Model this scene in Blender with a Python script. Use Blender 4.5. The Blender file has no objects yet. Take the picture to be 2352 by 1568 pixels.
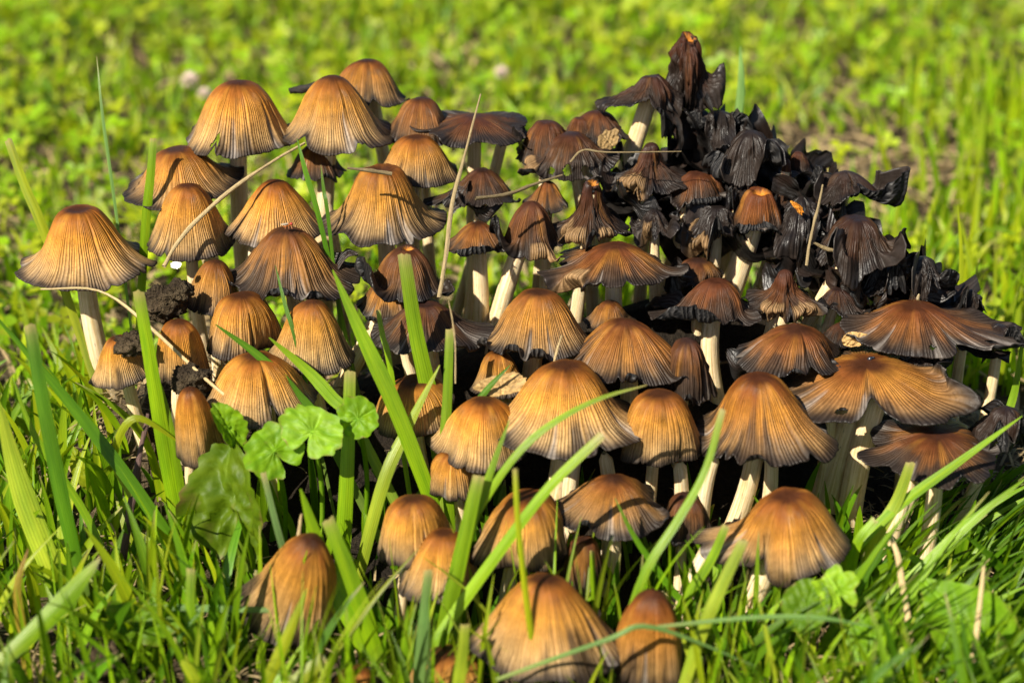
import bpy, math, random
import numpy as np
from mathutils import Vector

R = math.radians
rng = np.random.default_rng(7)
random.seed(7)
scene = bpy.context.scene
COL = scene.collection

# ------------------------------------------------------------------ camera, sky, sun, exposure
PITCH, DIST, LENS, ZT = 23.0, 58.0, 70.0, 6.0          # centimetres and degrees; everything below is laid out in cm
CP, SP = math.cos(R(PITCH)), math.sin(R(PITCH))
CAM = np.array([0.0, -DIST * CP, ZT + DIST * SP])
FPX = 2352 * LENS / 36.0
cam_d = bpy.data.cameras.new('camera')
cam = bpy.data.objects.new('camera', cam_d)
COL.objects.link(cam)
cam.location = CAM * 0.01
cam.rotation_euler = (R(90 - PITCH), 0, 0)
cam_d.lens = LENS
cam_d.sensor_width = 36.0
cam_d.clip_start = 0.01
cam_d.clip_end = 500.0
cam_d.dof.use_dof = True
cam_d.dof.focus_distance = 0.59
cam_d.dof.aperture_fstop = 10.5
scene.camera = cam

SUN_AZ, SUN_EL = 40.0, 41.0        # sun stands behind the camera's left shoulder
world = bpy.data.worlds.new('World')
scene.world = world
world.use_nodes = True
wn = world.node_tree
sky = wn.nodes.new('ShaderNodeTexSky')
sky.sky_type = 'NISHITA'
sky.sun_disc = False
sky.sun_elevation = R(SUN_EL)
sky.sun_rotation = R(180 + SUN_AZ)
wn.links.new(sky.outputs[0], wn.nodes['Background'].inputs['Color'])
wn.nodes['Background'].inputs['Strength'].default_value = 0.05
sun_d = bpy.data.lights.new('sun', 'SUN')
sun_d.energy = 5.0
sun_d.angle = R(0.5)
sun_d.color = (1.0, 0.92, 0.78)
sun = bpy.data.objects.new('sun', sun_d)
COL.objects.link(sun)
sdir = Vector((-math.sin(R(SUN_AZ)) * math.cos(R(SUN_EL)), -math.cos(R(SUN_AZ)) * math.cos(R(SUN_EL)), math.sin(R(SUN_EL))))
sun.rotation_euler = sdir.to_track_quat('Z', 'Y').to_euler()
sun.location = sdir * 3
scene.view_settings.view_transform = 'Standard'
scene.view_settings.look = 'None'
scene.view_settings.exposure = 1.0
scene.view_settings.gamma = 1.0
scene.render.engine = 'CYCLES'
scene.cycles.use_denoising = True
scene.cycles.max_bounces = 6
scene.cycles.diffuse_bounces = 3
scene.cycles.transmission_bounces = 4
scene.cycles.caustics_reflective = False
scene.cycles.caustics_refractive = False

# ------------------------------------------------------------------ maths helpers
FWD = np.array([0, CP, -SP]); UPV = np.array([0, SP, CP]); RGT = np.array([1.0, 0, 0])
def P(u, v, Y):
    """point of the place seen at photo position (u, v) on the vertical plane y = 0.8 Y (cm)"""
    d = FWD + (u - 1176) / FPX * RGT + (784 - v) / FPX * UPV
    return CAM + d * ((Y * .8 - CAM[1]) / d[1])
def proj(p):
    d = p - CAM
    z = d @ FWD
    return 1176 + FPX * d[..., 0] / z, 784 - FPX * (d @ UPV) / z
def sstep(a, b, x):
    t = np.clip((x - a) / (b - a + 1e-9), 0, 1)
    return t * t * (3 - 2 * t)
def hash3(i, j, k, s):
    h = (i.astype(np.int64) * 73856093) ^ (j.astype(np.int64) * 19349663) ^ (k.astype(np.int64) * 83492791) ^ (s * 2654435)
    h = (h ^ (h >> 13)) * 1274126177
    h = h & 0x7fffffff
    h = (h ^ (h >> 16)) * 668265263
    return ((h & 0x7fffffff) / 0x7fffffff) * 2 - 1
def vnoise(x, y, z, s=0):
    x, y, z = np.broadcast_arrays(np.asarray(x, float), np.asarray(y, float), np.asarray(z, float))
    i, j, k = np.floor(x), np.floor(y), np.floor(z)
    f, g, h = x - i, y - j, z - k
    f, g, h = f * f * (3 - 2 * f), g * g * (3 - 2 * g), h * h * (3 - 2 * h)
    r = 0
    for a in (0, 1):
        for b in (0, 1):
            for c in (0, 1):
                r = r + hash3(i + a, j + b, k + c, s) * (f if a else 1 - f) * (g if b else 1 - g) * (h if c else 1 - h)
    return r
def fbm(x, y, z, s=0, o=3):
    r = 0; a = 1.0; t = 0
    for q in range(o):
        r = r + a * vnoise(x * 2 ** q, y * 2 ** q, z * 2 ** q, s + q); t += a; a *= .5
    return r / t
def terrain(x, y):
    x = np.asarray(x, float); y = np.asarray(y, float)
    z = 4.6 * np.exp(-((x - 1.0) / 9.5) ** 2 - ((y - 3.0) / 4.6) ** 2) + 3.0 * np.exp(-((x + 10.6) / 3.2) ** 2 - ((y - 2.1) / 3.0) ** 2)
    z = z + 3.0 * np.exp(-((x - 7.0) / 4.8) ** 2 - ((y - 5.2) / 2.2) ** 2)
    z = z + 0.35 * fbm(x * .25, y * .25, 0 * x, 3) + 0.12 * vnoise(x * 1.3, y * 1.3, 0 * x, 9)
    return z

# ------------------------------------------------------------------ mesh helpers
def make_mesh(name, V, F, mat, attrs=None, parent=None, smooth=True, uv=None, origin=None):
    """V in cm; attrs: name -> (N,3|4) arrays; origin: cm point that becomes the object's origin (parent's included)"""
    me = bpy.data.meshes.new(name)
    V = np.asarray(V, float)
    if origin is not None:
        V = V - origin
    F = np.asarray(F) if not isinstance(F, list) else F
    me.from_pydata((V * 0.01).tolist(), [], F.tolist() if isinstance(F, np.ndarray) else F)
    for k, a in (attrs or {}).items():
        if a.shape[1] == 4:
            at = me.attributes.new(k, 'FLOAT_COLOR', 'POINT'); at.data.foreach_set('color', a.astype(np.float32).ravel())
        else:
            at = me.attributes.new(k, 'FLOAT_VECTOR', 'POINT'); at.data.foreach_set('vector', a.astype(np.float32).ravel())
    me.materials.append(mat)
    if smooth:
        me.polygons.foreach_set('use_smooth', [True] * len(me.polygons))
    me.update()
    o = bpy.data.objects.new(name, me)
    COL.objects.link(o)
    if parent is not None:
        o.parent = parent
    elif origin is not None:
        o.location = np.asarray(origin) * 0.01
    return o
def tag(o, label=None, cat=None, group=None, kind=None):
    if label: o['label'] = label
    if cat: o['category'] = cat
    if group: o['group'] = group
    if kind: o['kind'] = kind
    return o
def empty(name, loc, label, cat, group=None):
    e = bpy.data.objects.new(name, None)
    COL.objects.link(e)
    e.location = np.asarray(loc) * 0.01
    e.empty_display_size = 0.01
    tag(e, label, cat, group)
    return e
def grid_faces(nr, nc, off=0):
    i = np.arange(nr - 1)[:, None] * nc + np.arange(nc - 1)[None, :] + off
    return np.stack([i, i + nc, i + nc + 1, i + 1], -1).reshape(-1, 4)
def col4(c, n):
    return np.tile(np.array([*c, 1.0]), (n, 1))
def catmull(pts, n):
    pts = np.asarray(pts, float)
    if len(pts) == 2:
        return pts[0] + (pts[1] - pts[0]) * np.linspace(0, 1, n)[:, None]
    q = np.vstack([2 * pts[0] - pts[1], pts, 2 * pts[-1] - pts[-2]])
    out = []
    m = len(pts) - 1
    for t in np.linspace(0, m - 1e-6, n):
        i = int(t); f = t - i
        a, b, c, d = q[i], q[i + 1], q[i + 2], q[i + 3]
        out.append(.5 * (2 * b + (c - a) * f + (2 * a - 5 * b + 4 * c - d) * f * f + (3 * b - a - 3 * c + d) * f ** 3))
    return np.array(out)
def nrm(v):
    return v / (np.linalg.norm(v, axis=-1, keepdims=True) + 1e-12)

# ------------------------------------------------------------------ materials
def new_mat(name):
    m = bpy.data.materials.new(name)
    m.use_nodes = True
    return m, m.node_tree, m.node_tree.nodes['Principled BSDF']
class NB:
    def __init__(s, nt): s.nt = nt
    def n(s, t, **kw):
        x = s.nt.nodes.new(t)
        for k, v in kw.items(): setattr(x, k, v)
        return x
    def link(s, a, b): s.nt.links.new(a, b)
    def val(s, sock, v):
        if hasattr(v, 'is_output') or isinstance(v, bpy.types.NodeSocket): s.link(v, sock)
        else: sock.default_value = v
    def math(s, op, a, b=0.0, clamp=False):
        x = s.n('ShaderNodeMath', operation=op, use_clamp=clamp)
        s.val(x.inputs[0], a); s.val(x.inputs[1], b)
        return x.outputs[0]
    def attr(s, name): return s.n('ShaderNodeAttribute', attribute_name=name)
    def sep(s, v):
        x = s.n('ShaderNodeSeparateXYZ'); s.link(v, x.inputs[0]); return x.outputs
    def comb(s, a, b, c):
        x = s.n('ShaderNodeCombineXYZ')
        for i, q in enumerate((a, b, c)): s.val(x.inputs[i], q)
        return x.outputs[0]
    def noise(s, vec, scale, detail=2.0, rough=.5):
        x = s.n('ShaderNodeTexNoise')
        if vec is not None: s.link(vec, x.inputs['Vector'])
        x.inputs['Scale'].default_value = scale; x.inputs['Detail'].default_value = detail; x.inputs['Roughness'].default_value = rough
        return x.outputs['Fac']
    def mixc(s, f, a, b, mode='MIX'):
        x = s.n('ShaderNodeMix', data_type='RGBA', blend_type=mode)
        s.val(x.inputs[0], f); s.val(x.inputs[6], a); s.val(x.inputs[7], b)
        return x.outputs[2]
    def rng(s, v, a, b, c, d):
        x = s.n('ShaderNodeMapRange'); x.inputs[1].default_value = a; x.inputs[2].default_value = b
        x.inputs[3].default_value = c; x.inputs[4].default_value = d
        s.link(v, x.inputs[0]); return x.outputs[0]
    def bump(s, h, strength, dist):
        x = s.n('ShaderNodeBump'); s.link(h, x.inputs['Height'])
        x.inputs['Strength'].default_value = strength; x.inputs['Distance'].default_value = dist
        return x.outputs[0]
    def tc(s): return s.n('ShaderNodeTexCoord')

def cap_material():
    m, nt, b = new_mat('mushroom_cap')
    B = NB(nt)
    col = B.attr('col').outputs['Color']
    cuv = B.attr('cuv').outputs['Vector']
    px, ty, st = B.sep(cuv)                                  # stripe phase, distance from apex, stripe strength
    warp = B.noise(B.comb(B.math('MULTIPLY', px, .15), B.math('MULTIPLY', ty, 2.0), 0.0), 2.0, 2)
    ph = B.math('ADD', px, B.math('MULTIPLY', warp, .8))
    w = B.math('SINE', B.math('MULTIPLY', ph, 2 * math.pi))
    ridge = B.math('POWER', B.rng(w, -1, 1, 0, 1), .75)
    streak = B.noise(B.comb(B.math('MULTIPLY', px, .55), B.math('MULTIPLY', ty, 1.4), 3.0), 1.0, 3, .6)
    fibre = B.noise(B.comb(B.math('MULTIPLY', px, 3.0), B.math('MULTIPLY', ty, 5.0), 7.0), 1.0, 3, .6)
    crack = B.noise(B.comb(B.math('MULTIPLY', px, .9), B.math('MULTIPLY', ty, 46.0), 5.0), 1.0, 3, .7)
    obj = B.tc().outputs['Object']
    blot = B.noise(obj, 260.0, 4, .6)
    speck = B.noise(obj, 1900.0, 2, .5)
    lowst = B.math('MULTIPLY', st, B.rng(streak, .3, .7, .25, 1.1))
    groove = B.math('MULTIPLY', B.math('SUBTRACT', 1.0, ridge), lowst, True)
    crest = B.math('MULTIPLY', B.math('POWER', ridge, 6.0), lowst, True)
    c = B.mixc(B.math('MULTIPLY', groove, .66), col, B.mixc(1.0, col, (.33, .23, .17, 1), 'MULTIPLY'))
    c = B.mixc(B.math('MULTIPLY', crest, .25), c, B.mixc(1.0, c, (2.6, 2.6, 2.9, 1), 'MULTIPLY'))
    c = B.mixc(1.0, c, B.comb(*[B.rng(fibre, .25, .75, .72, 1.2)] * 3), 'MULTIPLY')
    c = B.mixc(1.0, c, B.comb(*[B.rng(blot, .3, .7, .72, 1.22)] * 3), 'MULTIPLY')
    ck = B.math('MULTIPLY', B.rng(crack, .52, .68, 0, .55), B.rng(st, .25, .9, 0, 1))
    c = B.mixc(ck, c, B.mixc(1.0, c, (.42, .36, .32, 1), 'MULTIPLY'))
    c = B.mixc(B.rng(speck, .70, .78, 0, .7), c, (.02, .012, .008, 1))
    B.link(c, b.inputs['Base Color'])
    h = B.math('ADD', B.math('MULTIPLY', B.math('MULTIPLY', ridge, st), 1.0), B.math('MULTIPLY', fibre, .35))
    h = B.math('ADD', h, B.math('MULTIPLY', B.math('MULTIPLY', crack, st), .55))
    h = B.math('ADD', h, B.math('MULTIPLY', B.noise(obj, 900.0, 3, .6), .35))
    B.link(B.bump(h, .75, .00036), b.inputs['Normal'])
    bw = B.n('ShaderNodeRGBToBW'); B.link(col, bw.inputs[0])
    B.link(B.math('MULTIPLY', B.rng(blot, .3, .7, .75, 1.15), B.rng(bw.outputs[0], .006, .025, .38, .52)), b.inputs['Roughness'])
    B.link(B.rng(bw.outputs[0], .006, .020, .42, .15), b.inputs['Specular IOR Level'])
    return m
def gill_material():
    m, nt, b = new_mat('mushroom_gills')
    B = NB(nt)
    cuv = B.attr('cuv').outputs['Vector']
    px, ty, st = B.sep(cuv)
    warp = B.noise(B.comb(B.math('MULTIPLY', px, .2), B.math('MULTIPLY', ty, 6.0), 0.0), 2.0, 2)
    w = B.math('SINE', B.math('MULTIPLY', B.math('ADD', B.math('MULTIPLY', px, .6), B.math('MULTIPLY', warp, .9)), 2 * math.pi))
    r = B.rng(w, -1, 1, 0, 1)
    c = B.mixc(r, (.006, .006, .007, 1), (.030, .028, .027, 1))
    pale = B.mixc(r, (.05, .04, .03, 1), (.17, .13, .10, 1))
    B.link(B.mixc(st, c, pale), b.inputs['Base Color'])
    B.link(B.bump(r, 1.0, .0008), b.inputs['Normal'])
    b.inputs['Roughness'].default_value = .55
    b.inputs['Specular IOR Level'].default_value = .35
    return m
def stem_material():
    m, nt, b = new_mat('mushroom_stem')
    B = NB(nt)
    cuv = B.attr('cuv').outputs['Vector']
    u, v, s = B.sep(cuv)
    f = B.noise(B.comb(B.math('MULTIPLY', u, 9.0), B.math('MULTIPLY', v, .5), s), 1.0, 4, .65)
    f2 = B.noise(B.comb(B.math('MULTIPLY', u, 26.0), B.math('MULTIPLY', v, 1.2), s), 1.0, 3, .6)
    blot = B.noise(B.tc().outputs['Object'], 160.0, 4, .6)
    spk = B.noise(B.comb(B.math('MULTIPLY', u, 5.0), B.math('MULTIPLY', v, 1.6), s), 2.0, 5, .7)
    c = B.mixc(B.rng(f, .35, .65, 0, 1), (.54, .39, .18, 1), (.82, .68, .46, 1))
    c = B.mixc(B.rng(f2, .62, .78, 0, .55), c, (.22, .14, .06, 1))
    c = B.mixc(B.rng(blot, .5, .75, 0, .5), c, (.42, .27, .11, 1))
    c = B.mixc(B.rng(v, 2.5, 8.0, 0, .45), c, (.20, .13, .06, 1))
    c = B.mixc(B.rng(spk, .62, .70, 0, .75), c, (.05, .03, .018, 1))
    B.link(c, b.inputs['Base Color'])
    B.link(B.bump(B.math('ADD', f, B.math('MULTIPLY', f2, .6)), .6, .0005), b.inputs['Normal'])
    b.inputs['Roughness'].default_value = .5
    b.inputs['Specular IOR Level'].default_value = .35
    b.inputs['Subsurface Weight'].default_value = .25
    b.inputs['Subsurface Radius'].default_value = (1.0, .6, .25)
    b.inputs['Subsurface Scale'].default_value = .002
    return m
def leafy_material(name, veins, trans=.42, rough=.38, vein_amt=.5, gl=(.5, 2.5), spec=.42):
    """blade / leaf tissue: colour comes from the 'col' attribute, veins along it from 'cuv'"""
    m, nt, b = new_mat(name)
    B = NB(nt)
    col = B.attr('col').outputs['Color']
    u, v, s = B.sep(B.attr('cuv').outputs['Vector'])
    if veins:
        w = B.math('SINE', B.math('MULTIPLY', u, 2 * math.pi * veins))
        r = B.rng(w, -1, 1, 0, 1)
    else:
        r = B.noise(B.tc().outputs['Object'], 700.0, 3)
    n1 = B.noise(B.comb(B.math('MULTIPLY', u, 2.5), B.math('MULTIPLY', v, gl[0]), s), 1.0, 3, .6)
    n2 = B.noise(B.comb(B.math('MULTIPLY', u, 12.0), B.math('MULTIPLY', v, gl[1]), s), 1.0, 3, .6)
    n3 = B.noise(B.comb(B.math('MULTIPLY', u, 16.0), B.math('MULTIPLY', v, .15), s), 1.0, 2, .6)
    if veins: r = B.math('ADD', B.math('MULTIPLY', r, .45), B.rng(n3, .3, .7, 0, .55))
    c = B.mixc(1.0, col, B.comb(*[B.rng(r, 0, 1, 1 - vein_amt * .5, 1 + vein_amt * .35)] * 3), 'MULTIPLY')
    c = B.mixc(1.0, c, B.comb(B.rng(n1, .3, .7, .72, 1.3), B.rng(n1, .3, .7, .82, 1.18), B.rng(n1, .3, .7, .75, 1.2)), 'MULTIPLY')
    c = B.mixc(B.rng(n2, .70, .78, 0, .5), c, (.12, .09, .03, 1))
    B.link(c, b.inputs['Base Color'])
    b.inputs['Roughness'].default_value = rough
    b.inputs['Specular IOR Level'].default_value = spec
    bm = B.bump(B.math('ADD', r, n1), .5, .00018)
    B.link(bm, b.inputs['Normal'])
    tr = B.n('ShaderNodeBsdfTranslucent')
    B.link(B.mixc(1.0, c, (1.35, 1.35, .55, 1), 'MULTIPLY'), tr.inputs['Color'])
    B.link(bm, tr.inputs['Normal'])
    mx = B.n('ShaderNodeMixShader')
    mx.inputs[0].default_value = trans
    B.link(b.outputs[0], mx.inputs[1]); B.link(tr.outputs[0], mx.inputs[2])
    B.link(mx.outputs[0], nt.nodes['Material Output'].inputs['Surface'])
    return m
def dry_material(name, rough=.6):
    m, nt, b = new_mat(name)
    B = NB(nt)
    col = B.attr('col').outputs['Color']
    u, v, s = B.sep(B.attr('cuv').outputs['Vector'])
    f = B.noise(B.comb(B.math('MULTIPLY', u, 11.0), B.math('MULTIPLY', v, 3.0), s), 1.0, 4, .7)
    g = B.noise(B.tc().outputs['Object'], 420.0, 4, .65)
    c = B.mixc(1.0, col, B.comb(*[B.rng(f, .3, .7, .55, 1.3)] * 3), 'MULTIPLY')
    c = B.mixc(B.rng(g, .58, .74, 0, .7), c, B.mixc(1.0, c, (.35, .28, .22, 1), 'MULTIPLY'))
    B.link(c, b.inputs['Base Color'])
    B.link(B.bump(B.math('ADD', f, g), .8, .0005), b.inputs['Normal'])
    b.inputs['Roughness'].default_value = rough
    b.inputs['Specular IOR Level'].default_value = .3
    return m
def soil_material():
    m, nt, b = new_mat('soil')
    B = NB(nt)
    obj = B.tc().outputs['Object']
    a = B.noise(obj, 22.0, 5, .65); c2 = B.noise(obj, 160.0, 5, .7); d = B.noise(obj, 620.0, 4, .7)
    c = B.mixc(B.rng(a, .35, .65, 0, 1), (.030, .020, .012, 1), (.115, .080, .045, 1))
    c = B.mixc(B.rng(c2, .42, .66, 0, .8), c, (.20, .150, .085, 1))
    c = B.mixc(B.rng(d, .45, .65, 0, .6), c, (.02, .014, .009, 1))
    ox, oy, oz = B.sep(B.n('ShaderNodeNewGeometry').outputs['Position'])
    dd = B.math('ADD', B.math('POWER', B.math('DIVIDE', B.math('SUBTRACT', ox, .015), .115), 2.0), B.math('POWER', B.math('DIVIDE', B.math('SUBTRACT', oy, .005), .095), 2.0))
    c = B.mixc(B.rng(B.math('ADD', dd, B.math('MULTIPLY', a, .8)), .9, 1.7, .85, 0), c, (.012, .009, .007, 1))   # shade among the crowded stems, painted into the soil colour under the clump
    B.link(c, b.inputs['Base Color'])
    B.link(B.bump(B.math('ADD', B.math('MULTIPLY', c2, 1.5), d), 1.0, .004), b.inputs['Normal'])
    b.inputs['Roughness'].default_value = .9
    b.inputs['Specular IOR Level'].default_value = .15
    return m
def plain(name, c, rough=.5, spec=.4, bump=None):
    m, nt, b = new_mat(name)
    B = NB(nt)
    n = B.noise(B.tc().outputs['Object'], bump or 900.0, 3, .6)
    B.link(B.mixc(1.0, (*c, 1), B.comb(*[B.rng(n, .3, .7, .7, 1.25)] * 3), 'MULTIPLY'), b.inputs['Base Color'])
    B.link(B.bump(n, .5, .0003), b.inputs['Normal'])
    b.inputs['Roughness'].default_value = rough
    b.inputs['Specular IOR Level'].default_value = spec
    return m
M_CAP, M_GILL, M_STEM = cap_material(), gill_material(), stem_material()
M_BLADE = leafy_material('grass_blade', 7, .40, .36, .45)
M_LAWN = leafy_material('lawn_leaf', 0, .42, .45, .25, gl=(4.0, 16.0))
M_LEAF = leafy_material('weed_leaf', 0, .45, .5, .35, gl=(4.0, 16.0), spec=.25)
M_DRY = dry_material('dry_straw')
M_SOIL = soil_material()
M_WING = plain('fly_wing', (.35, .30, .22), .25, .5)
M_FLY = plain('fly_body', (.32, .10, .02), .3, .5)
M_FLYEYE = plain('fly_eye', (.30, .02, .015), .3, .5)
M_BEETLE = plain('beetle_shell', (.012, .014, .022), .25, .6)
M_PETAL = plain('clover_petal', (.72, .55, .50), .6, .2)

# ------------------------------------------------------------------ ground
def axis(lo, hi, step, far_lo, far_hi):
    mid = np.arange(lo, hi + 1e-6, step)
    a = lo - np.geomspace(step, lo - far_lo, 14)[::-1]
    b = hi + np.geomspace(step, far_hi - hi, 14)
    return np.concatenate([a, mid, b])
gx, gy = axis(-42, 42, .7, -6000, 6000), axis(-26, 100, .7, -3000, 12000)
GX, GY = np.meshgrid(gx, gy)
fade = np.exp(-np.maximum(0, np.hypot(GX, GY - 30) - 90) / 60)
GZ = terrain(GX, GY) * fade
V = np.stack([GX, GY, GZ], -1).reshape(-1, 3)
tag(make_mesh('ground', V, grid_faces(len(gy), len(gx))[:, ::-1], M_SOIL), kind='structure')

# ------------------------------------------------------------------ mushrooms
PROFILES = {   # slope in degrees against distance from the apex
    'bell':   [(0, 0), (.11, 16), (.27, 43), (.48, 63), (.74, 66), (.90, 57), (1, 45)],
    'flare':  [(0, 0), (.11, 19), (.26, 48), (.48, 65), (.72, 55), (.90, 35), (1, 19)],
    'conic':  [(0, 0), (.09, 20), (.27, 42), (.57, 52), (.83, 47), (1, 37)],
    'egg':    [(0, 0), (.10, 24), (.25, 52), (.45, 72), (.75, 82), (1, 84)],
    'flat':   [(0, 0), (.12, 18), (.30, 38), (.55, 42), (.80, 24), (1, 8)],
    'neck':   [(0, 0), (.07, 40), (.16, 80), (.36, 84), (.55, 62), (.78, 30), (1, 30)],
    'ruin':   [(0, -14), (.05, 20), (.12, 74), (.25, 70), (.40, 64), (.55, 92), (.8, 86), (1, 66)],
}
AGES = [0.0, .4, .75, 1.0]
PAL = np.array([  # apex, shoulder, middle, lower, rim for each age
    [(.045, .014, .004), (.240, .080, .009), (.520, .240, .034), (.400, .255, .100), (.120, .090, .062)],
    [(.034, .013, .006), (.120, .038, .009), (.200, .080, .020), (.125, .066, .028), (.014, .012, .011)],
    [(.022, .010, .008), (.040, .015, .009), (.052, .023, .012), (.036, .020, .012), (.008, .008, .008)],
    [(.012, .009, .008), (.013, .010, .008), (.015, .011, .009), (.011, .009, .008), (.006, .006, .006)]])
def palette(age, t):
    i = min(2, int(np.searchsorted(AGES, age, 'right') - 1)); f = (age - AGES[i]) / (AGES[i + 1] - AGES[i])
    c = PAL[i] * (1 - f) + PAL[i + 1] * f
    ts = np.array([.09, .26, .46, .80, 1.0])
    return np.stack([np.interp(t, ts, c[:, k]) for k in range(3)], -1)
CAPTOPS = []
def mushroom(xl, top, xr, bot, shape, age, label, stem=None, dY=0.0, tilt=(0, 0), feats=(), dim=0.0, hole_top=0.0, sw=None, wr=None, red=0.0, splits=3, seed=None, name='mushroom'):
    seed = seed if seed is not None else int(xl * 7 + top * 13) % 9973
    r = np.random.default_rng(seed)
    dim = dim or abs(np.random.default_rng(seed + 1).normal()) * .025
    wpx = xr - xl
    nt_ = 40 if wpx > 140 else 30
    nc = 180 if wpx > 220 else (144 if wpx > 120 else 108)
    th = np.linspace(math.pi / 2, math.pi / 2 + 2 * math.pi, nc + 1)
    t = np.linspace(0, 1, nt_) ** .85
    TH, T = np.meshgrid(th, t)
    cs, sn = np.cos(TH), np.sin(TH)
    kp = np.array(PROFILES[shape])
    phi = np.interp(T, kp[:, 0], kp[:, 1])
    # slow waves of the rim, then ragged edge
    wav = (7 + 10 * age)
    for k in (2, 3, 4, 5, 7, 9):
        phi = phi + wav * (2.2 / (k + 1)) * r.normal() * np.sin(k * TH + r.uniform(0, 6.28)) * sstep(.30, 1.0, T)
    L = np.ones_like(TH) + .035 * fbm(cs * 2, sn * 2, seed * .37 + 0 * TH, seed, 2)
    rag = .012 + .05 * age ** 2 + (.10 * max(0, age - .7))
    if .22 < age <= .8:
        feats = list(feats)
        for q in range(5): feats.append(('cut', r.uniform(0, 360), r.uniform(1.5, 5), r.uniform(.04, .16)))
        for q in range(3): feats.append(('set', r.uniform(180, 360), r.uniform(5, 13), float(r.choice([-110, -70, 80, -40])), r.uniform(.78, .88), r.uniform(1.0, 1.14)))
    else:
        feats = list(feats)
        for q in range(3): feats.append(('cut', r.uniform(180, 360), r.uniform(1, 3), r.uniform(.03, .10)))
    if age > .8 and not any(f[0] == 'set' and abs(f[3]) > 100 for f in feats):
        feats = list(feats)
        for q in range(4):
            feats.append(('set', r.uniform(180, 360), r.uniform(12, 24), float(r.choice([-130, -80, 86, 150, 10])), r.uniform(.45, .65), r.uniform(1.05, 1.35)))
            feats.append(('cut', r.uniform(180, 360), r.uniform(4, 12), r.uniform(.15, .4)))
    L = L + rag * fbm(cs * 9, sn * 9, seed * .11 + 0 * TH, seed + 5, 3) + rag * .5 * vnoise(cs * 26, sn * 26, 0 * TH, seed + 8)
    roll = np.zeros_like(TH); kill = np.zeros(TH.shape, bool)
    for f in feats:
        d = np.abs((np.degrees(TH) - f[1] + 180) % 360 - 180)
        if f[0] == 'set':
            _, a, hw, target, ts, ln = f[:6]
            w = np.exp(-(d / hw) ** 4)
            if target > 115:
                s1 = w * sstep(ts - .28, ts - .06, T)
                phi = phi * (1 - s1) + 22 * s1; roll = np.maximum(roll, s1 * sstep(ts - .16, ts, T))
            s = w * sstep(ts, min(1.0, ts + (.2 if abs(target) > 70 else .42)), T)
            phi = phi * (1 - s) + target * s
            L = L * (1 + w * (ln - 1))
            if target > 115: roll = np.maximum(roll, s)
        elif f[0] == 'cut':
            L = L * (1 - np.exp(-(d / f[2]) ** 2) * f[3])
        elif f[0] == 'hole':
            kill |= ((d / f[2]) ** 2 + ((T - f[3]) / f[4]) ** 2 + .35 * vnoise(cs * 14, sn * 14, T * 12, seed + 4)) < 1
    ds = np.diff(t, prepend=0)[:, None] * L
    ph = np.radians(phi)
    rad = np.cumsum(np.cos(ph) * ds, 0); z = -np.cumsum(np.sin(ph) * ds, 0)
    # splits: narrow sunken wedges with pale flesh
    split = np.zeros_like(TH)
    for q in range(splits):
        a = r.uniform(0, 2 * math.pi); hw = r.uniform(.04, .11)
        d = np.abs((TH - a + math.pi) % (2 * math.pi) - math.pi)
        t0 = r.uniform(.35, .6)
        split = np.maximum(split, np.exp(-(d / (hw * np.clip((T - t0) / (1 - t0), 1e-3, 1) + 1e-4)) ** 2) * sstep(t0, t0 + .12, T))
    # pleats, wrinkles
    npl = 26 + int(r.integers(0, 12))
    pl = np.sin(npl * TH + 2.2 * vnoise(cs * 3, sn * 3, T * 2, seed + 1)) * .5 + .6 * fbm(cs * 6, sn * 6, T * .8, seed + 2, 3)
    amp = (.006 + .014 * age) * sstep(.10, .55, T)
    wr_ = wr if wr is not None else max(0, age - .45) * .11
    crumple = wr_ * fbm(cs * 3.2 + T, sn * 3.2, T * 5, seed + 3, 4) * sstep(.12, .45, T) + wr_ * .22 * fbm(cs * 10, sn * 10, T * 6, seed + 6, 2) * sstep(.2, .5, T)
    disp = amp * pl + crumple - .028 * split + (.015 + .02 * age) * fbm(cs * 1.6, sn * 1.6, T * 1.7, seed + 12, 2) * sstep(.08, .3, T) * 2.0
    nx, nz = np.sin(ph), np.cos(ph)
    rad = rad + disp * nx; z = z + disp * nz
    if dim:
        z = z - dim * np.exp(-(rad / .11) ** 2) + dim * .35 * np.exp(-((rad - .2) / .08) ** 2)
    if hole_top:
        z = z - .10 * (1 - sstep(hole_top * .9, hole_top * 1.7, np.hypot(T * cs - .03, T * sn + .05)))
    g = 1 + .07 * r.normal() * np.cos(TH - r.uniform(0, 6.28)) * sstep(.2, 1, T) + .05 * r.normal() * np.cos(2 * TH - r.uniform(0, 6.28)) + .04 * r.normal() * np.cos(3 * TH - r.uniform(0, 6.28)) * sstep(.1, .6, T)
    rad = rad * g
    X = np.stack([rad * cs, rad * sn, z], -1)
    # tilt and fit to the outline
    ax, ay = R(tilt[0]), R(tilt[1])
    Ry = np.array([[math.cos(ax), 0, math.sin(ax)], [0, 1, 0], [-math.sin(ax), 0, math.cos(ax)]])
    Rx = np.array([[1, 0, 0], [0, math.cos(ay), -math.sin(ay)], [0, math.sin(ay), math.cos(ay)]])
    Rm = Rx @ Ry
    Yc = 9.0 - (bot - 350) * 20 / 1200 + dY
    org = P((xl + xr) / 2, top, Yc)
    dist = np.linalg.norm(org - CAM)
    sx = wpx / 2 * dist / FPX / max(1e-3, np.abs(rad[-1]).mean()); sz = sx * .9
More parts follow.
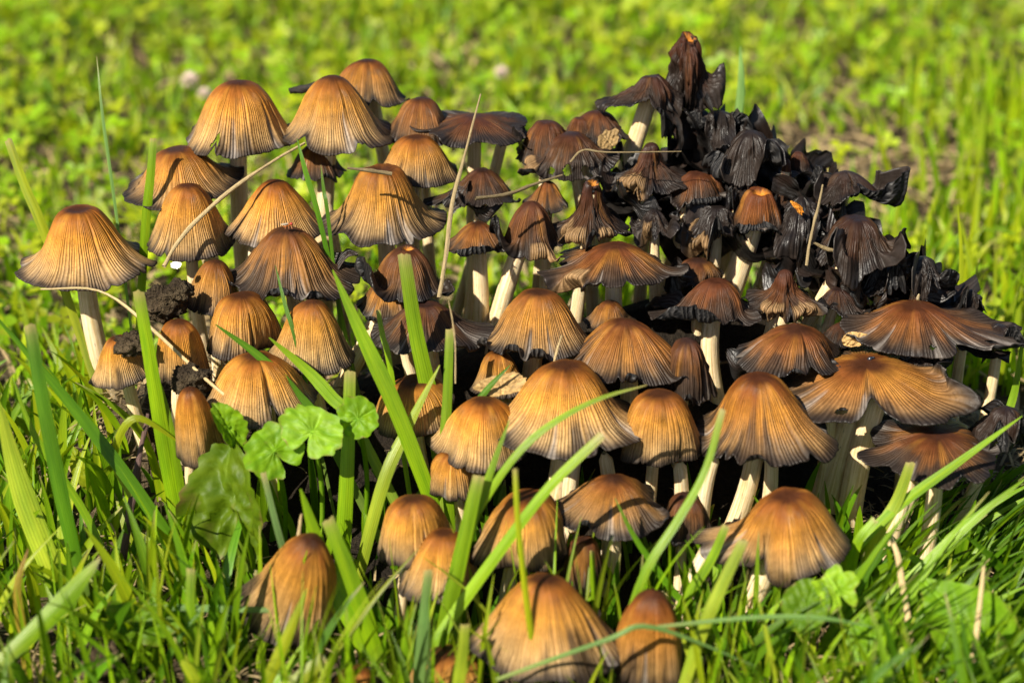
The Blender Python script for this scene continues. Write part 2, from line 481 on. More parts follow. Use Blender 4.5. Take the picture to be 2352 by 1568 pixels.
    for it in range(9):
        W = (X * [sx, sx, sz]) @ Rm.T + org
        u, v = proj(W)
        ue = u[-8:]; u0, u1 = np.percentile(ue, 2), np.percentile(ue, 98); v0, v1 = v.min(), v.max()
        sx *= np.clip(wpx / (u1 - u0), .7, 1.4)
        hz = (X[..., 2].max() - X[..., 2].min()) * sz * CP * FPX / dist
        sz = np.clip(sz * np.clip(1 + ((bot - top) - (v1 - v0)) / max(hz, 1), .7, 1.4), sx * .35, sx * 2.6)
        org = org + RGT * (((xl + xr) - (u0 + u1)) / 2 * dist / FPX) + np.array([0, 0, 1]) * ((v0 - top) * dist / FPX / CP)
    W = (X * [sx, sx, sz]) @ Rm.T + org
    # colours
    tt = np.clip(T + .05 * fbm(cs * 5, sn * 5, T * 3, seed + 21, 3) - .10 * red, 0, 1)
    C = palette(age, tt)
    hue = (1 + .07 * r.normal()) * (1 + np.array([.03, 0, -.05]) * r.normal())
    C = C * hue * (1 + .16 * fbm(cs * 1.5, sn * 1.5, T * 2, seed + 22, 2))[..., None]
    if red:
        C = C * (1 - red * .6) + np.array([.13, .033, .008]) * red * .6 * (1 - sstep(.5, .95, T))[..., None]
    gl = sstep(.05, .6, fbm(cs * 2.3, sn * 2.3, T * .7, seed + 23, 2)) * sstep(.10, .30, T) * (1 - sstep(.5, .85, T)) * (1 - age)
    C = C * (1 - .55 * gl[..., None]) + np.array([.50, .235, .032]) * .55 * gl[..., None]
    grey = sstep(-.1, .5, fbm(cs * 3, sn * 3, T * 2, seed + 24, 3)) * sstep(.55, .95, T) * .60 * (1 - age)
    C = C * (1 - grey[..., None]) + np.array([.095, .075, .058]) * grey[..., None]
    edge = sstep(.90 - .36 * age, .995 - .06 * age, T + .055 * fbm(cs * 8, sn * 8, T * 3, seed + 25, 3)) * (.75 + .25 * age)
    C = C * (1 - edge[..., None]) + np.array([.012, .010, .010]) * edge[..., None]
    ink = sstep(.12, .42, fbm(cs * 4, sn * 4, T * 1.2, seed + 41, 3) + .55 * (T - .75) + 1.0 * (min(age, .6) - .26)) * sstep(.25, .6, T) * .75
    C = C * (1 - ink[..., None]) + np.array([.026, .019, .015]) * ink[..., None]
    sp = (split * .8)[..., None] * (1 - .6 * age)
    C = C * (1 - sp) + np.array([.24, .215, .19]) * sp
    if roll.max() > 0:
        ro = sstep(.35, .8, roll)[..., None] * .9
        tanc = np.array([.30, .185, .085]) * (1.1 - .45 * age)
        C = C * (1 - ro) + tanc * ro
    if hole_top:
        ho = 1 - sstep(hole_top * 1.1, hole_top * 1.6, np.hypot(T * cs - .03, T * sn + .05) + .02 * vnoise(cs * 3, sn * 3, T * 6, seed))
        C = C * (1 - ho[..., None]) + np.array([.45, .17, .02]) * ho[..., None]
    # stripes
    ns = 66 + 38 * min(1.0, wpx / 260)
    phs = (TH - math.pi / 2) / (2 * math.pi) * ns + 1.3 * fbm(cs * 4, sn * 4, 0 * T, seed + 31, 2)
    stt = sstep(.16, .46, T) * (.95 - .35 * age + .3 * sstep(.3, .8, roll))
    CUV = np.stack([phs, T + seed * .01, stt], -1)
    # thickness: outer skin, turned-in edge, gills beneath
    du = np.gradient(W, axis=1); dv = np.gradient(W, axis=0)
    N = nrm(np.cross(dv, du)); N[0] = np.array([0, 0, 1]) @ Rm.T
    thk = .11 * (1 - .70 * T)[..., None] * min(1.0, wpx / 200)
    inner = W - N * thk
    Vc = np.concatenate([W, inner[-1:]], 0); n_r = Vc.shape[0]
    Cc = np.concatenate([C, C[-1:] * .6], 0); Uc = np.concatenate([CUV, CUV[-1:]], 0)
    Fc = grid_faces(n_r, nc + 1)
    kf = None
    if kill.any():
        kk = np.concatenate([kill, kill[-1:]], 0)[:-1, :-1].reshape(-1)
        Fc = Fc[~kk]
    ap = org + np.array([0, 0, -(.13 * sz + .16 + dim * sz)]) @ Rm.T
    # stem foot
    if stem is not None:
        b = P(stem[0], stem[1], Yc + (stem[2] if len(stem) > 2 else 0.3))
        d = b - ap
    else:
        d = np.array([r.normal() * .10 + (org[0] - 1) * -.012, r.normal() * .05 + .03, -1.0])
    d = d / max(.2, -d[2])
    k = 0.0
    while k < 16 and (ap + d * k)[2] > float(terrain(*(ap + d * k)[:2])) - .35: k += .15
    foot = ap + d * k
    e = empty(name, foot, label, 'mushroom', 'mushrooms of the dense clump')
    make_mesh('cap', Vc.reshape(-1, 3), Fc, M_CAP, {'col': np.concatenate([Cc, np.ones((*Cc.shape[:2], 1))], -1).reshape(-1, 4), 'cuv': Uc.reshape(-1, 3)}, e, origin=foot)
    rows = list(range(2, nt_, 2)); rows = rows if rows[-1] == nt_ - 1 else rows + [nt_ - 1]
    G = inner[rows]
    gst = np.zeros_like(T[rows]) + max(0, .35 - age)
    Fg = grid_faces(len(rows), nc + 1)[:, ::-1]
    if kill.any(): Fg = Fg[~kill[rows][:-1, :-1].reshape(-1)]
    make_mesh('gills', G.reshape(-1, 3), Fg, M_GILL, {'cuv': np.stack([CUV[rows][..., 0], T[rows], gst], -1).reshape(-1, 3)}, e, origin=foot)
    # stem: bent tapering tube
    rs = (sw or min(42, max(26, wpx * .15))) / 2 * dist / FPX
    n = 16; m = 18
    bend = r.normal(size=3) * .12 * [1, 1, 0]
    s = np.linspace(0, 1, n)
    pts = ap + d * k * s[:, None] + bend * (np.sin(s * math.pi) * k * .18)[:, None]
    a = np.linspace(0, 2 * math.pi, m + 1)
    tan = nrm(np.gradient(pts, axis=0)); e1 = nrm(np.cross(tan, [0, 1, 0])); e2 = np.cross(tan, e1)
    rr = rs * (.92 + .22 * s ** 1.5)[:, None] * (1 + .035 * vnoise(np.cos(a)[None] * 2.2, np.sin(a)[None] * 2.2, s[:, None] * 3 + seed, seed))
    S = pts[:, None] + e1[:, None] * (np.cos(a)[None] * rr)[..., None] + e2[:, None] * (np.sin(a)[None] * rr)[..., None]
    cu = np.stack(np.broadcast_arrays(np.cos(a)[None] * .6 + 1, s[:, None] * k, np.sin(a)[None] * 2 + seed % 97), -1)
    make_mesh('stem', S.reshape(-1, 3), grid_faces(n, m + 1), M_STEM, {'cuv': cu.reshape(-1, 3)}, e, origin=foot)
    CAPTOPS.append(((xl + xr) / 2, (top + bot) / 2, label))
    return e
S = 'set'
MU = mushroom
# --- tan caps, left and rear left
MU(430, 183, 678, 365, 'bell', .06, 'tan bell cap with a black nick in its rim, tall at rear left', (570, 490), splits=4, feats=[('hole', 250, 4, .86, .07), ('cut', 252, 3, .05)], sw=42)
MU(645, 172, 900, 358, 'flare', .10, 'tall tan bell cap with grey split and notched rim, left of the rear centre', (762, 465), splits=5, feats=[('cut', 238, 7, .16), ('cut', 300, 5, .06)], sw=42)
MU(712, 135, 932, 262, 'bell', .25, 'orange brown cap rising behind the tall notched bell cap', dY=1.5, feats=[(S, 195, 16, 10, .5, 1.35), ('cut', 285, 10, .2)])
MU(888, 222, 1042, 345, 'bell', .42, 'small brown dome cap behind a shrivelled curled rim, rear centre', dY=.6)
MU(288, 333, 552, 482, 'flare', .20, 'orange brown cap half hidden under the tall nicked bell cap', dY=.4, tilt=(-4, 0), splits=2)
MU(340, 420, 537, 602, 'bell', .08, 'tan cap crossed by a leaning straw, above the loose soil', tilt=(2, 0), splits=2)
MU(44, 469, 349, 669, 'flare', .02, 'leftmost large tan bell cap standing apart on its own stem', (240, 790), splits=2, tilt=(-2, 0), sw=44)
MU(520, 411, 748, 570, 'conic', .06, 'tan conical cap beside two thin green blades', (568, 640), splits=3)
MU(744, 375, 1018, 568, 'flare', .14, 'wide wavy golden cap with a dimpled top and shiny grey splits', (890, 640), dim=.10, splits=7, feats=[('cut', 232, 10, .10)], sw=44)
MU(866, 308, 1052, 432, 'bell', .16, 'golden ribbed cap with blackened apex touched by a dark thread', splits=3)
MU(519, 518, 822, 690, 'flare', .36, 'brown wide cap with black frayed rim, a fly sitting on its apex', (680, 760), splits=5, feats=[(S, 330, 26, 20, .7, 1.08)])
MU(418, 595, 560, 732, 'bell', .22, 'small brown cap beside the loose soil, left of the frayed brown cap', tilt=(6, 0))
MU(477, 668, 652, 830, 'egg', .14, 'rounded amber cap tucked under the frayed brown cap', splits=1)
MU(603, 687, 812, 862, 'bell', .07, 'pale golden cap with flaring left rim below the frayed brown cap', (745, 900), splits=1, feats=[(S, 185, 25, 30, .6, 1.12)])
MU(354, 731, 482, 892, 'egg', .10, 'small tan cap dusted with soil, crossed by dry straw', splits=0, tilt=(0, 4))
MU(208, 768, 348, 896, 'bell', .0, 'small pale cap under a crumb of soil, far left', (322, 985), splits=0, tilt=(-8, 0), sw=30)
MU(470, 805, 724, 986, 'bell', .08, 'round amber cap split open at its right side, above the weed leaves', (632, 1110), splits=1, feats=[('cut', 296, 5, .30)], sw=40)
MU(404, 887, 518, 1078, 'egg', .05, 'tall narrow orange cap leaning left beside the broad split blade', (440, 1150), splits=1, tilt=(-4, 0))
MU(548, 1222, 775, 1492, 'bell', .12, 'orange cap tilted left, half buried in grass and straw at lower left', (705, 1568), tilt=(14, 12), splits=3, dY=.5)
MU(869, 1134, 1048, 1312, 'egg', .05, 'amber cap with dusted top beside a broad green blade, lower centre left', splits=1)
MU(918, 1211, 1102, 1386, 'bell', .07, 'amber cap in front of the dusted amber cap, brushed by grass', (960, 1460), splits=1, dY=.2)
MU(1084, 1121, 1302, 1314, 'egg', .08, 'tall amber cap crossed by leaning blades, lower centre', (1165, 1380), splits=2)
MU(984, 909, 1234, 1088, 'bell', .0, 'pale tan cap overlapped by the big golden bell cap', (1065, 1180), splits=0)
MU(984, 1030, 1105, 1152, 'egg', .10, 'small tan cap peeping from under the pale tan cap', (1070, 1250), dY=.7)
MU(1104, 824, 1480, 1056, 'flare', .05, 'biggest golden bell cap with greying left rim, centre front', (1262, 1200), splits=4, feats=[(S, 195, 16, 18, .6, 1.05)], sw=52, dim=.03)
MU(1428, 891, 1614, 1074, 'egg', .14, 'rounded tan brown cap right of the biggest golden cap', (1495, 1145), splits=2)
MU(1603, 852, 1914, 1072, 'flare', .24, 'glossy amber cap with black frayed rim, right of centre', (1692, 1145), splits=4, feats=[(S, 200, 20, 22, .6, 1.0), (S, 325, 22, 40, .5, 1.12)], sw=44, red=.2, tilt=(-6, 4))
MU(1792, 790, 2216, 966, 'conic', .33, 'wide wavy orange cap with upturned right rim and a split front', (1890, 1200), splits=6, sw=62, tilt=(-4, 5), dY=.3, red=.2,
   feats=[('cut', 268, 9, .42), (S, 348, 22, -95, .62, 1.3), (S, 312, 20, 24, .5, 1.12), (S, 215, 22, 34, .5, 1.1), ('hole', 240, 5, .82, .06)])
MU(1938, 688, 2332, 824, 'flat', .46, 'flat reddish brown cap with holes and long wavy right rim', (2150, 930), splits=7, red=.35, dY=.6,
   feats=[(S, 345, 24, 16, .4, 1.3), (S, 265, 30, 62, .6, 1.0), ('cut', 305, 8, .22), ('hole', 278, 4, .80, .05), ('hole', 330, 3, .75, .04)])
MU(1988, 954, 2290, 1098, 'conic', .54, 'dark orange cap low at the right among grass blades', (2075, 1180), splits=4, tilt=(0, 5), feats=[(S, 190, 14, 5, .6, 1.2), ('cut', 285, 6, .15)], red=.2)
MU(1268, 1087, 1528, 1242, 'conic', .30, 'brown conical cap on a slim pale stem, lower centre', (1395, 1395), splits=3, sw=46)
MU(1608, 1117, 1948, 1352, 'bell', .15, 'large tilted amber cap with black torn left lobe, lower right', (1690, 1470), splits=3, tilt=(-8, 6), sw=56,
   feats=[(S, 178, 22, 8, .4, 1.18), (S, 255, 14, 88, .7, 1.16), ('cut', 228, 8, .2)], red=.15)
MU(1076, 1313, 1428, 1572, 'conic', .07, 'foremost large golden cap at the bottom edge, grass blade across it', (1240, 1700), splits=7, dim=.03, sw=52)
MU(1408, 1351, 1568, 1590, 'egg', .16, 'tall orange cap with dark apex at the bottom edge', splits=1, red=.3)
MU(762, 1524, 866, 1620, 'egg', .10, 'small orange cap top showing at the bottom edge left of centre', splits=0, red=.3)
MU(930, 1478, 1110, 1620, 'egg', .10, 'amber cap hidden behind blades left of the foremost cap', splits=0, dY=.8)
# --- golden to dark brown caps of the middle
MU(1102, 661, 1356, 830, 'bell', .24, 'golden brown bell cap with dusted dark apex at the centre of the clump', (1215, 900), splits=3, sw=42, feats=[(S, 195, 18, 16, .6, 1.05)])
MU(1298, 729, 1610, 888, 'conic', .34, 'orange brown cap with a black curled tip on its right rim', (1440, 960), splits=8, red=.3, feats=[(S, 340, 10, -130, .78, 1.16)])
MU(856, 687, 1128, 820, 'flat', .68, 'flattened dark brown cap behind the broad upright blade', (1005, 930), sw=42, feats=[(S, 190, 18, 60, .6, 1.1)])
MU(820, 560, 1034, 694, 'bell', .55, 'dark brown cap whose left rim curls up into black gills', (865, 730), sw=40, feats=[(S, 212, 36, -78, .56, 1.4), (S, 345, 14, 10, .55, 1.3)], dY=-.4, hole_top=.05)
MU(822, 640, 1005, 745, 'bell', .34, 'shaded brown cap under the curled dark cap', dY=.8)
MU(1024, 508, 1172, 588, 'conic', .40, 'small brown cap with black ruffled front rim left of a thick white stem', (1102, 725), feats=[(S, 270, 30, -95, .72, 1.2)], sw=36)
MU(1128, 461, 1294, 604, 'bell', .58, 'dark reddish cap on a thick white stem, left rim a black ruffle', (1143, 745), sw=42, feats=[(S, 205, 28, -80, .58, 1.45), (S, 290, 26, 130, .8, 1.15)], red=.25, dY=.1)
MU(1238, 411, 1442, 582, 'neck', .72, 'dark purple brown cap with rolled tan front rim and a hole on top', (1335, 640), hole_top=.05, wr=.05, dim=.05, feats=[(S, 228, 34, 190, .74, 1.25), (S, 178, 12, 10, .4, 1.35), (S, 300, 20, 150, .85, 1.1)])
MU(1252, 553, 1572, 674, 'conic', .46, 'orange brown cap with black curled right rim below the rolled tan rim', (1412, 745), splits=6, sw=40, red=.3, feats=[(S, 345, 14, -60, .68, 1.25), (S, 200, 16, 4, .5, 1.25), (S, 222, 12, 120, .6, 1.4)])
MU(983, 384, 1184, 476, 'conic', .68, 'purple brown smooth cap behind a dry straw, upper centre', splits=1, feats=[(S, 190, 14, 12, .4, 1.45)])
MU(952, 253, 1204, 340, 'flat', .68, 'dark reddish cap with upcurled left rim on a pale stem, rear centre', (1090, 390), sw=34, red=.3, feats=[(S, 185, 14, -60, .62, 1.3), (S, 250, 14, 75, .5, 1.3), (S, 310, 24, 40, .5, 1.2)])
MU(1108, 264, 1212, 340, 'bell', .85, 'small blackened cap behind the upcurled reddish cap', (1136, 390), dY=.8, sw=28)
MU(1188, 275, 1336, 384, 'bell', .62, 'dark brown ribbed dome in the rear row, right of centre', red=.15)
MU(1286, 268, 1372, 330, 'bell', .60, 'small reddish knob between two dark domes in the rear row', red=.35, dY=-.1)
MU(1300, 252, 1440, 335, 'bell', .66, 'rearmost dark red dome left of the toppled black caps', red=.2, dY=.4)
MU(1204, 301, 1418, 418, 'flat', .66, 'brown cap dissolving into black ropes and holes at its front', (1325, 440), wr=.05, feats=[('hole', 262, 7, .80, .10), ('hole', 290, 8, .84, .10), ('hole', 235, 6, .86, .08), (S, 270, 70, 80, .62, 1.15), (S, 205, 16, 130, .75, 1.2)])
MU(1404, 327, 1592, 462, 'neck', .80, 'dark crinkled cap with a rolled left flank, under the tall ruined caps', wr=.07, red=.15, feats=[(S, 225, 34, 150, .66, 1.15)])
MU(1508, 392, 1664, 486, 'bell', .58, 'reddish dome over a black rolled collar, on a spotted stem', (1538, 610), sw=34, red=.3, feats=[(S, 270, 60, -150, .78, 1.25), (S, 190, 20, 0, .6, 1.3)], dY=.2)
MU(1604, 400, 1668, 462, 'egg', .45, 'small shiny red button between blackened rims', red=.5, dY=.1)
MU(1636, 298, 1796, 432, 'bell', .97, 'big coal black ribbed cap at the rear right', wr=.04)
MU(1679, 428, 1798, 556, 'egg', .42, 'red orange cap with a hole on top and black collar, on a stout white stem', (1683, 645), sw=52, hole_top=.10, dim=.10, red=.7, wr=.02, feats=[(S, 262, 40, -150, .74, 1.15), (S, 330, 14, 88, .6, 1.2)])
MU(1746, 364, 1850, 492, 'neck', .66, 'slender reddish knob on a long wrinkled neck', red=.2, wr=.03, dY=.5)
MU(1514, 72, 1662, 290, 'ruin', .80, 'tallest ruined cap, black and twisted with an orange hole on top', (1590, 380), hole_top=.07, wr=.10, dim=.08, red=.25, feats=[(S, 350, 16, -60, .5, 1.0), (S, 295, 20, 70, .8, 1.12), ('cut', 215, 30, .30), ('cut', 60, 70, .3)], dY=.5)
MU(1376, 170, 1568, 322, 'flat', .78, 'toppled dark cap with curled left tongue and hanging strips', (1452, 335), wr=.07, sw=44, feats=[(S, 187, 20, 14, .3, 1.3), (S, 300, 14, 87, .35, 1.35), (S, 330, 9, 87, .35, 1.4), ('cut', 250, 22, .3), ('cut', 316, 4, .45), ('cut', 90, 60, .3)], dY=.2)
MU(1868, 379, 2082, 474, 'flat', .92, 'flat black cap with two curled arms on an amber stem, far right', (1922, 505), sw=44, wr=.06, feats=[(S, 350, 14, -80, .55, 1.5), (S, 20, 9, -85, .6, 1.45), (S, 300, 40, -60, .75, 1.1), (S, 190, 20, 10, .5, 1.1)])
MU(1876, 492, 2078, 668, 'bell', .86, 'dark dripping bell cap with upturned right tatter', (1870, 700), wr=.05, feats=[(S, 350, 10, -35, .62, 1.35), ('cut', 235, 10, .35), (S, 215, 14, 84, .5, 1.1)])
MU(2046, 578, 2196, 694, 'conic', 1.0, 'black collapsed cap at the right edge of the clump', wr=.12, feats=[('cut', 290, 10, .3), ('cut', 230, 12, .3), (S, 10, 14, -60, .6, 1.2)])
MU(1502, 637, 1742, 748, 'bell', .58, 'reddish cap with upturned striped rim on a long straight stem', (1645, 925), sw=44, red=.4, feats=[(S, 238, 34, -85, .66, 1.3), (S, 335, 22, -30, .6, 1.25), (S, 190, 14, 5, .5, 1.3)], dY=-.3)
MU(1716, 618, 1890, 744, 'neck', .66, 'wrinkled cap with a rolled tan cuff beside the long straight stem', wr=.06, red=.25, feats=[(S, 235, 34, 190, .66, 1.2), (S, 310, 30, 140, .72, 1.2)])
MU(1696, 741, 1926, 874, 'bell', .50, 'brown cap with black gilled lobe folded over its left half', splits=2, feats=[(S, 215, 34, 60, .6, 1.15), ('cut', 285, 6, .2)], red=.15, tilt=(4, 0))
MU(1552, 591, 1664, 664, 'egg', .62, 'small dark ribbed dome under the spotted stem', dY=.5)
MU(1516, 774, 1644, 932, 'egg', .60, 'dark brown dome left of the long straight stem', (1560, 1000), dY=-.2, splits=1)
MU(1886, 738, 1982, 800, 'bell', .72, 'dark smooth dome tucked behind the flat holed cap', dY=.4)
MU(1856, 658, 2014, 742, 'flat', .80, 'dark slug shaped cap sprawling toward the right', wr=.06, feats=[(S, 345, 20, 20, .3, 1.5), ('cut', 250, 20, .3)], dY=.4)
MU(1204, 414, 1304, 494, 'conic', .40, 'small ribbed brown cap between the purple brown caps', dY=.4)
MU(1792, 347, 1866, 408, 'bell', .78, 'small black dome with an orange glint, rear right', red=.3, dY=.3)
MU(862, 858, 1040, 1008, 'egg', .12, 'tan cap seen between the broad upright blades', splits=2, dY=.5)
MU(1082, 803, 1214, 918, 'bell', .10, 'pale amber cap in the shade of the central golden brown cap', dY=.6, splits=0)
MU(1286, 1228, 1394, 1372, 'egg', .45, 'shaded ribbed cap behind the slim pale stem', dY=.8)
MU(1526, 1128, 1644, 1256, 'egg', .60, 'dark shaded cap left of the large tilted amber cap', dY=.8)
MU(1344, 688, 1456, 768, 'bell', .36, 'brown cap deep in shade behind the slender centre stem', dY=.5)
MU(2224, 742, 2372, 836, 'flat', .95, 'black ragged cap at the right edge behind the flat holed cap', wr=.10, dY=.8, feats=[('cut', 260, 14, .3)])
MU(2204, 930, 2400, 1068, 'conic', .92, 'black ragged cap at the right edge behind green blades', wr=.10, dY=.5, feats=[('cut', 240, 12, .3)])
MU(2056, 790, 2180, 896, 'conic', .94, 'crumpled black cap between the wavy orange cap and the holed cap', wr=.10, dY=.5)
MU(660, 330, 790, 420, 'bell', .45, 'shaded brown cap beneath the tall notched bell cap', dY=1.2)
MU(2186, 655, 2262, 730, 'conic', 1.0, 'small charred tuft behind the flat holed cap', wr=.14, dY=.9)
MU(1640, 420, 1760, 540, 'conic', .98, 'charred cap behind the red orange cap', wr=.14, dY=1.0)
MU(1560, 470, 1720, 600, 'flat', .98, 'collapsed black cap in the shade behind the spotted stem', wr=.14, dY=1.0)
MU(1780, 450, 1900, 600, 'conic', .98, 'charred cap behind the dry root threads', wr=.14, dY=1.0)
MU(1450, 480, 1560, 570, 'flat', .96, 'crumpled black cap with sagging rim left of the spotted stem', wr=.12, dY=.3, feats=[(S, 260, 50, 40, .4, 1.2)])
MU(1590, 250, 1720, 340, 'conic', 1.0, 'black rags at the foot of the tallest ruined cap', wr=.16, dY=.2)
MU(1960, 600, 2090, 700, 'flat', 1.0, 'black crust below the dripping bell cap', wr=.14, dY=.3)

# --- bare stems whose caps are gone or hidden
def bare_stem(u0, v0, u1, v1, wpx, Y, label, seed):
    a0, b0 = P(u0, v0, Y), P(u1, v1, Y + .2)
    d = b0 - a0; d = d / max(.2, -d[2]); k = 0.0
    while k < 14 and (a0 + d * k)[2] > float(terrain(*(a0 + d * k)[:2])) - .3: k += .15
    foot = a0 + d * k; n, m = 14, 18; s = np.linspace(0, 1, n)
    pts = a0 + d * k * s[:, None] + np.array([.12, .05, 0]) * (np.sin(s * 3.1) * (1 if seed % 2 else -1))[:, None]
    a = np.linspace(0, 2 * math.pi, m + 1)
    tan = nrm(np.gradient(pts, axis=0)); e1 = nrm(np.cross(tan, [0, 1, 0])); e2 = np.cross(tan, e1)
    rs = wpx / 2 * np.linalg.norm(a0 - CAM) / FPX
    rr = rs * np.where(s == 0, .35, .92 + .2 * s)[:, None] * (1 + .05 * vnoise(np.cos(a)[None] * 2.2, np.sin(a)[None] * 2.2, s[:, None] * 3 + seed, seed))
    Xs = pts[:, None] + e1[:, None] * (np.cos(a)[None] * rr)[..., None] + e2[:, None] * (np.sin(a)[None] * rr)[..., None]
    Xs[0, :, 2] += .04 * vnoise(np.cos(a) * 4, np.sin(a) * 4, 0 * a, seed)
    cu = np.stack(np.broadcast_arrays(np.cos(a)[None] * .6 + 1, s[:, None] * k, np.sin(a)[None] * 2 + seed), -1)
    make_mesh('stem', Xs.reshape(-1, 3), grid_faces(n, m + 1), M_STEM, {'cuv': cu.reshape(-1, 3)}, empty('capless_mushroom', foot, label, 'mushroom stem', 'pale stems under the caps'), origin=foot)
for q_ in [(1322, 1030, 1318, 1140, 36, -3.6, 'pale stem in shade just right of the biggest cap\'s own stem'),
           (1388, 1040, 1392, 1130, 34, -3.4, 'pale stem in shade left of the rounded tan brown cap\'s stem'),
           (1560, 1060, 1556, 1160, 34, -3.4, 'pale stem in shade right of the rounded tan brown cap\'s stem'),
           (1640, 1040, 1622, 1160, 36, -3.2, 'yellowish stem left of the glossy amber cap\'s stem'),
           (1772, 1030, 1760, 1130, 34, -3.4, 'spotted yellowish stem right of the glossy amber cap\'s stem'),
           (2016, 900, 1942, 1240, 54, -1.6, 'second stout stem leaning beside the one under the wavy orange cap'),
           (1905, 950, 1880, 1120, 36, -1.0, 'thin yellowish stem behind the two stout stems at right'),
           (1640, 1240, 1580, 1390, 42, -7.4, 'creased pale stem leaning below the large tilted cap'),
           (2095, 1090, 2070, 1190, 34, -4.8, 'pale stem left under the dark orange cap'),
           (2150, 1080, 2130, 1200, 38, -5.0, 'pale stem right under the dark orange cap')]:
    bare_stem(*q_, seed=int(q_[0]) % 91)
# ------------------------------------------------------------------ single grass blades and straws
GREEN = np.array([.170, .300, .004]); DARK = np.array([.060, .150, .004]); PALE = np.array([.290, .380, .022]); YEL = np.array([.320, .390, .008]); STRAW = np.array([.40, .30, .15]); BLUE = np.array([.12, .22, .055])
def ground_ext(p, tan):
    """go on along the blade until it reaches the soil"""
    d = nrm(tan * [1, 1, 1] + np.array([0, 0, -.6]))
    k = 0.0
    while k < 7 and (p + d * k)[2] > float(terrain(*(p + d * k)[:2])) - .2: k += .2
    return p + d * k
def blade(pts, Yt, Yb, wpx, c, label, cut=False, roll=0.0, fold=.18, tip=None, root=True, name='grass_blade', cat='grass blade', mat=None, base=.75):
    """pts run from tip to root in photo position; Yt / Yb are the distances of tip and root"""
    n0 = len(pts)
    p3 = [P(u, v, Yt + (Yb - Yt) * i / (n0 - 1)) for i, (u, v) in enumerate(pts)]
    if root:
        p3.append(ground_ext(p3[-1], p3[-1] - p3[-2]))
        if np.linalg.norm(p3[-1] - p3[-2]) < .3: p3.pop()
    c3 = catmull(p3, 22)
    n = len(c3)
    s = np.linspace(0, 1, n)
    tan = nrm(np.gradient(c3, axis=0))
    view = nrm(c3 - CAM)
    side = nrm(np.cross(tan, view)); nor = np.cross(side, tan)
    ro = R(roll) * (1 - .6 * s)[:, None]
    side, nor = side * np.cos(ro) + nor * np.sin(ro), nor * np.cos(ro) - side * np.sin(ro)
    w = wpx * .82 / 2 * np.linalg.norm(c3 - CAM, axis=1) / FPX
    tp = np.minimum(1, .72 + .5 * s) if cut else np.clip(s / .38, .02, 1) ** .62
    w = w * tp * (1 - (1 - base) * sstep(.5, 1, s))
    h = int(abs(hash(label)) % 1) + (sum(map(ord, label)) % 89)
    q = np.linspace(-1, 1, 7)
    X = c3[:, None] + side[:, None] * (q[None, :, None] * w[:, None, None]) + nor[:, None] * (fold * np.abs(q)[None, :, None] * w[:, None, None])
    if cut:
        X[0] += (tan[0][None] * (vnoise(q * 2.3, 0 * q, 0 * q, h) * .18 * w[0] * 2)[:, None])
    C = np.tile(np.asarray(c, float), (n, 7, 1))
    C *= (1 + .18 * vnoise(s * 7, 0 * s, 0 * s, h))[:, None, None]
    if tip is not None or cut:
        tc_ = np.asarray(tip if tip is not None else (.40, .33, .13))
        f = np.exp(-s * (26 if cut else 12))[:, None, None] * .9
        C = C * (1 - f) + tc_ * f
    f = sstep(.75, 1.0, s)[:, None, None] * .45
    C = C * (1 - f) + np.array([.30, .33, .10]) * f * (1 if mat is None else 0) + C * f * (0 if mat is None else 1)
    ln = np.cumsum(np.linalg.norm(np.diff(c3, axis=0, prepend=c3[:1]), axis=1))
    U = np.stack(np.broadcast_arrays(q[None] * .5 + .5, ln[:, None], float(h) + 0 * ln[:, None]), -1)
    o = make_mesh(name, X.reshape(-1, 3), grid_faces(n, 7), mat or M_BLADE, {'col': np.concatenate([C, np.ones((n, 7, 1))], -1).reshape(-1, 4), 'cuv': U.reshape(-1, 3)}, origin=c3[-1])
    return tag(o, label, cat, 'single grass blades around the clump' if cat == 'grass blade' else None)
def stalk(pts, Yt, Yb, wpx, c, label, name='straw', cat='straw', mat=None, root=False, taper=.6, knob=.3):
    n0 = len(pts)
    p3 = [P(u, v, Yt + (Yb - Yt) * i / (n0 - 1)) for i, (u, v) in enumerate(pts)]
    if root: p3.append(ground_ext(p3[-1], p3[-1] - p3[-2]))
    c3 = catmull(p3, 26); n = len(c3); s = np.linspace(0, 1, n)
    tan = nrm(np.gradient(c3, axis=0)); e1 = nrm(np.cross(tan, [.1, 1, .2])); e2 = np.cross(tan, e1)
    h = sum(map(ord, label)) % 89
    a = np.linspace(0, 2 * math.pi, 9)
    rr = (wpx / 2 * np.linalg.norm(c3 - CAM, axis=1) / FPX * (taper + (1 - taper) * sstep(0, .5, s)))[:, None] * (1 + knob * vnoise(np.cos(a)[None], np.sin(a)[None] * 1.5, s[:, None] * 9, h))
    X = c3[:, None] + e1[:, None] * (np.cos(a)[None] * rr)[..., None] + e2[:, None] * (np.sin(a)[None] * rr)[..., None] * .7
    ln = np.cumsum(np.linalg.norm(np.diff(c3, axis=0, prepend=c3[:1]), axis=1))
    U = np.stack(np.broadcast_arrays(np.abs(a - math.pi)[None] / 3.2, ln[:, None], float(h) + 0 * ln[:, None]), -1)
    o = make_mesh(name, X.reshape(-1, 3), grid_faces(n, 9)[:, ::-1], mat or M_DRY, {'col': col4(c, n * 9), 'cuv': U.reshape(-1, 3)}, origin=c3[-1])
    return tag(o, label, cat)
B_ = blade
B_([(318, 668), (350, 860), (386, 1080), (425, 1290)], -2.2, -3.6, 42, GREEN * 1.25, 'broad split blade standing before the small tan cap at left', True)
B_([(372, 885), (398, 1010), (440, 1270)], -2.3, -3.5, 20, GREEN, 'narrow half of the split blade, right beside the broad one')
B_([(928, 583), (955, 760), (992, 930), (1012, 1060)], -.6, -2.4, 50, GREEN * .95, 'broad dark blade rising in front of the curled dark cap', True, roll=10)
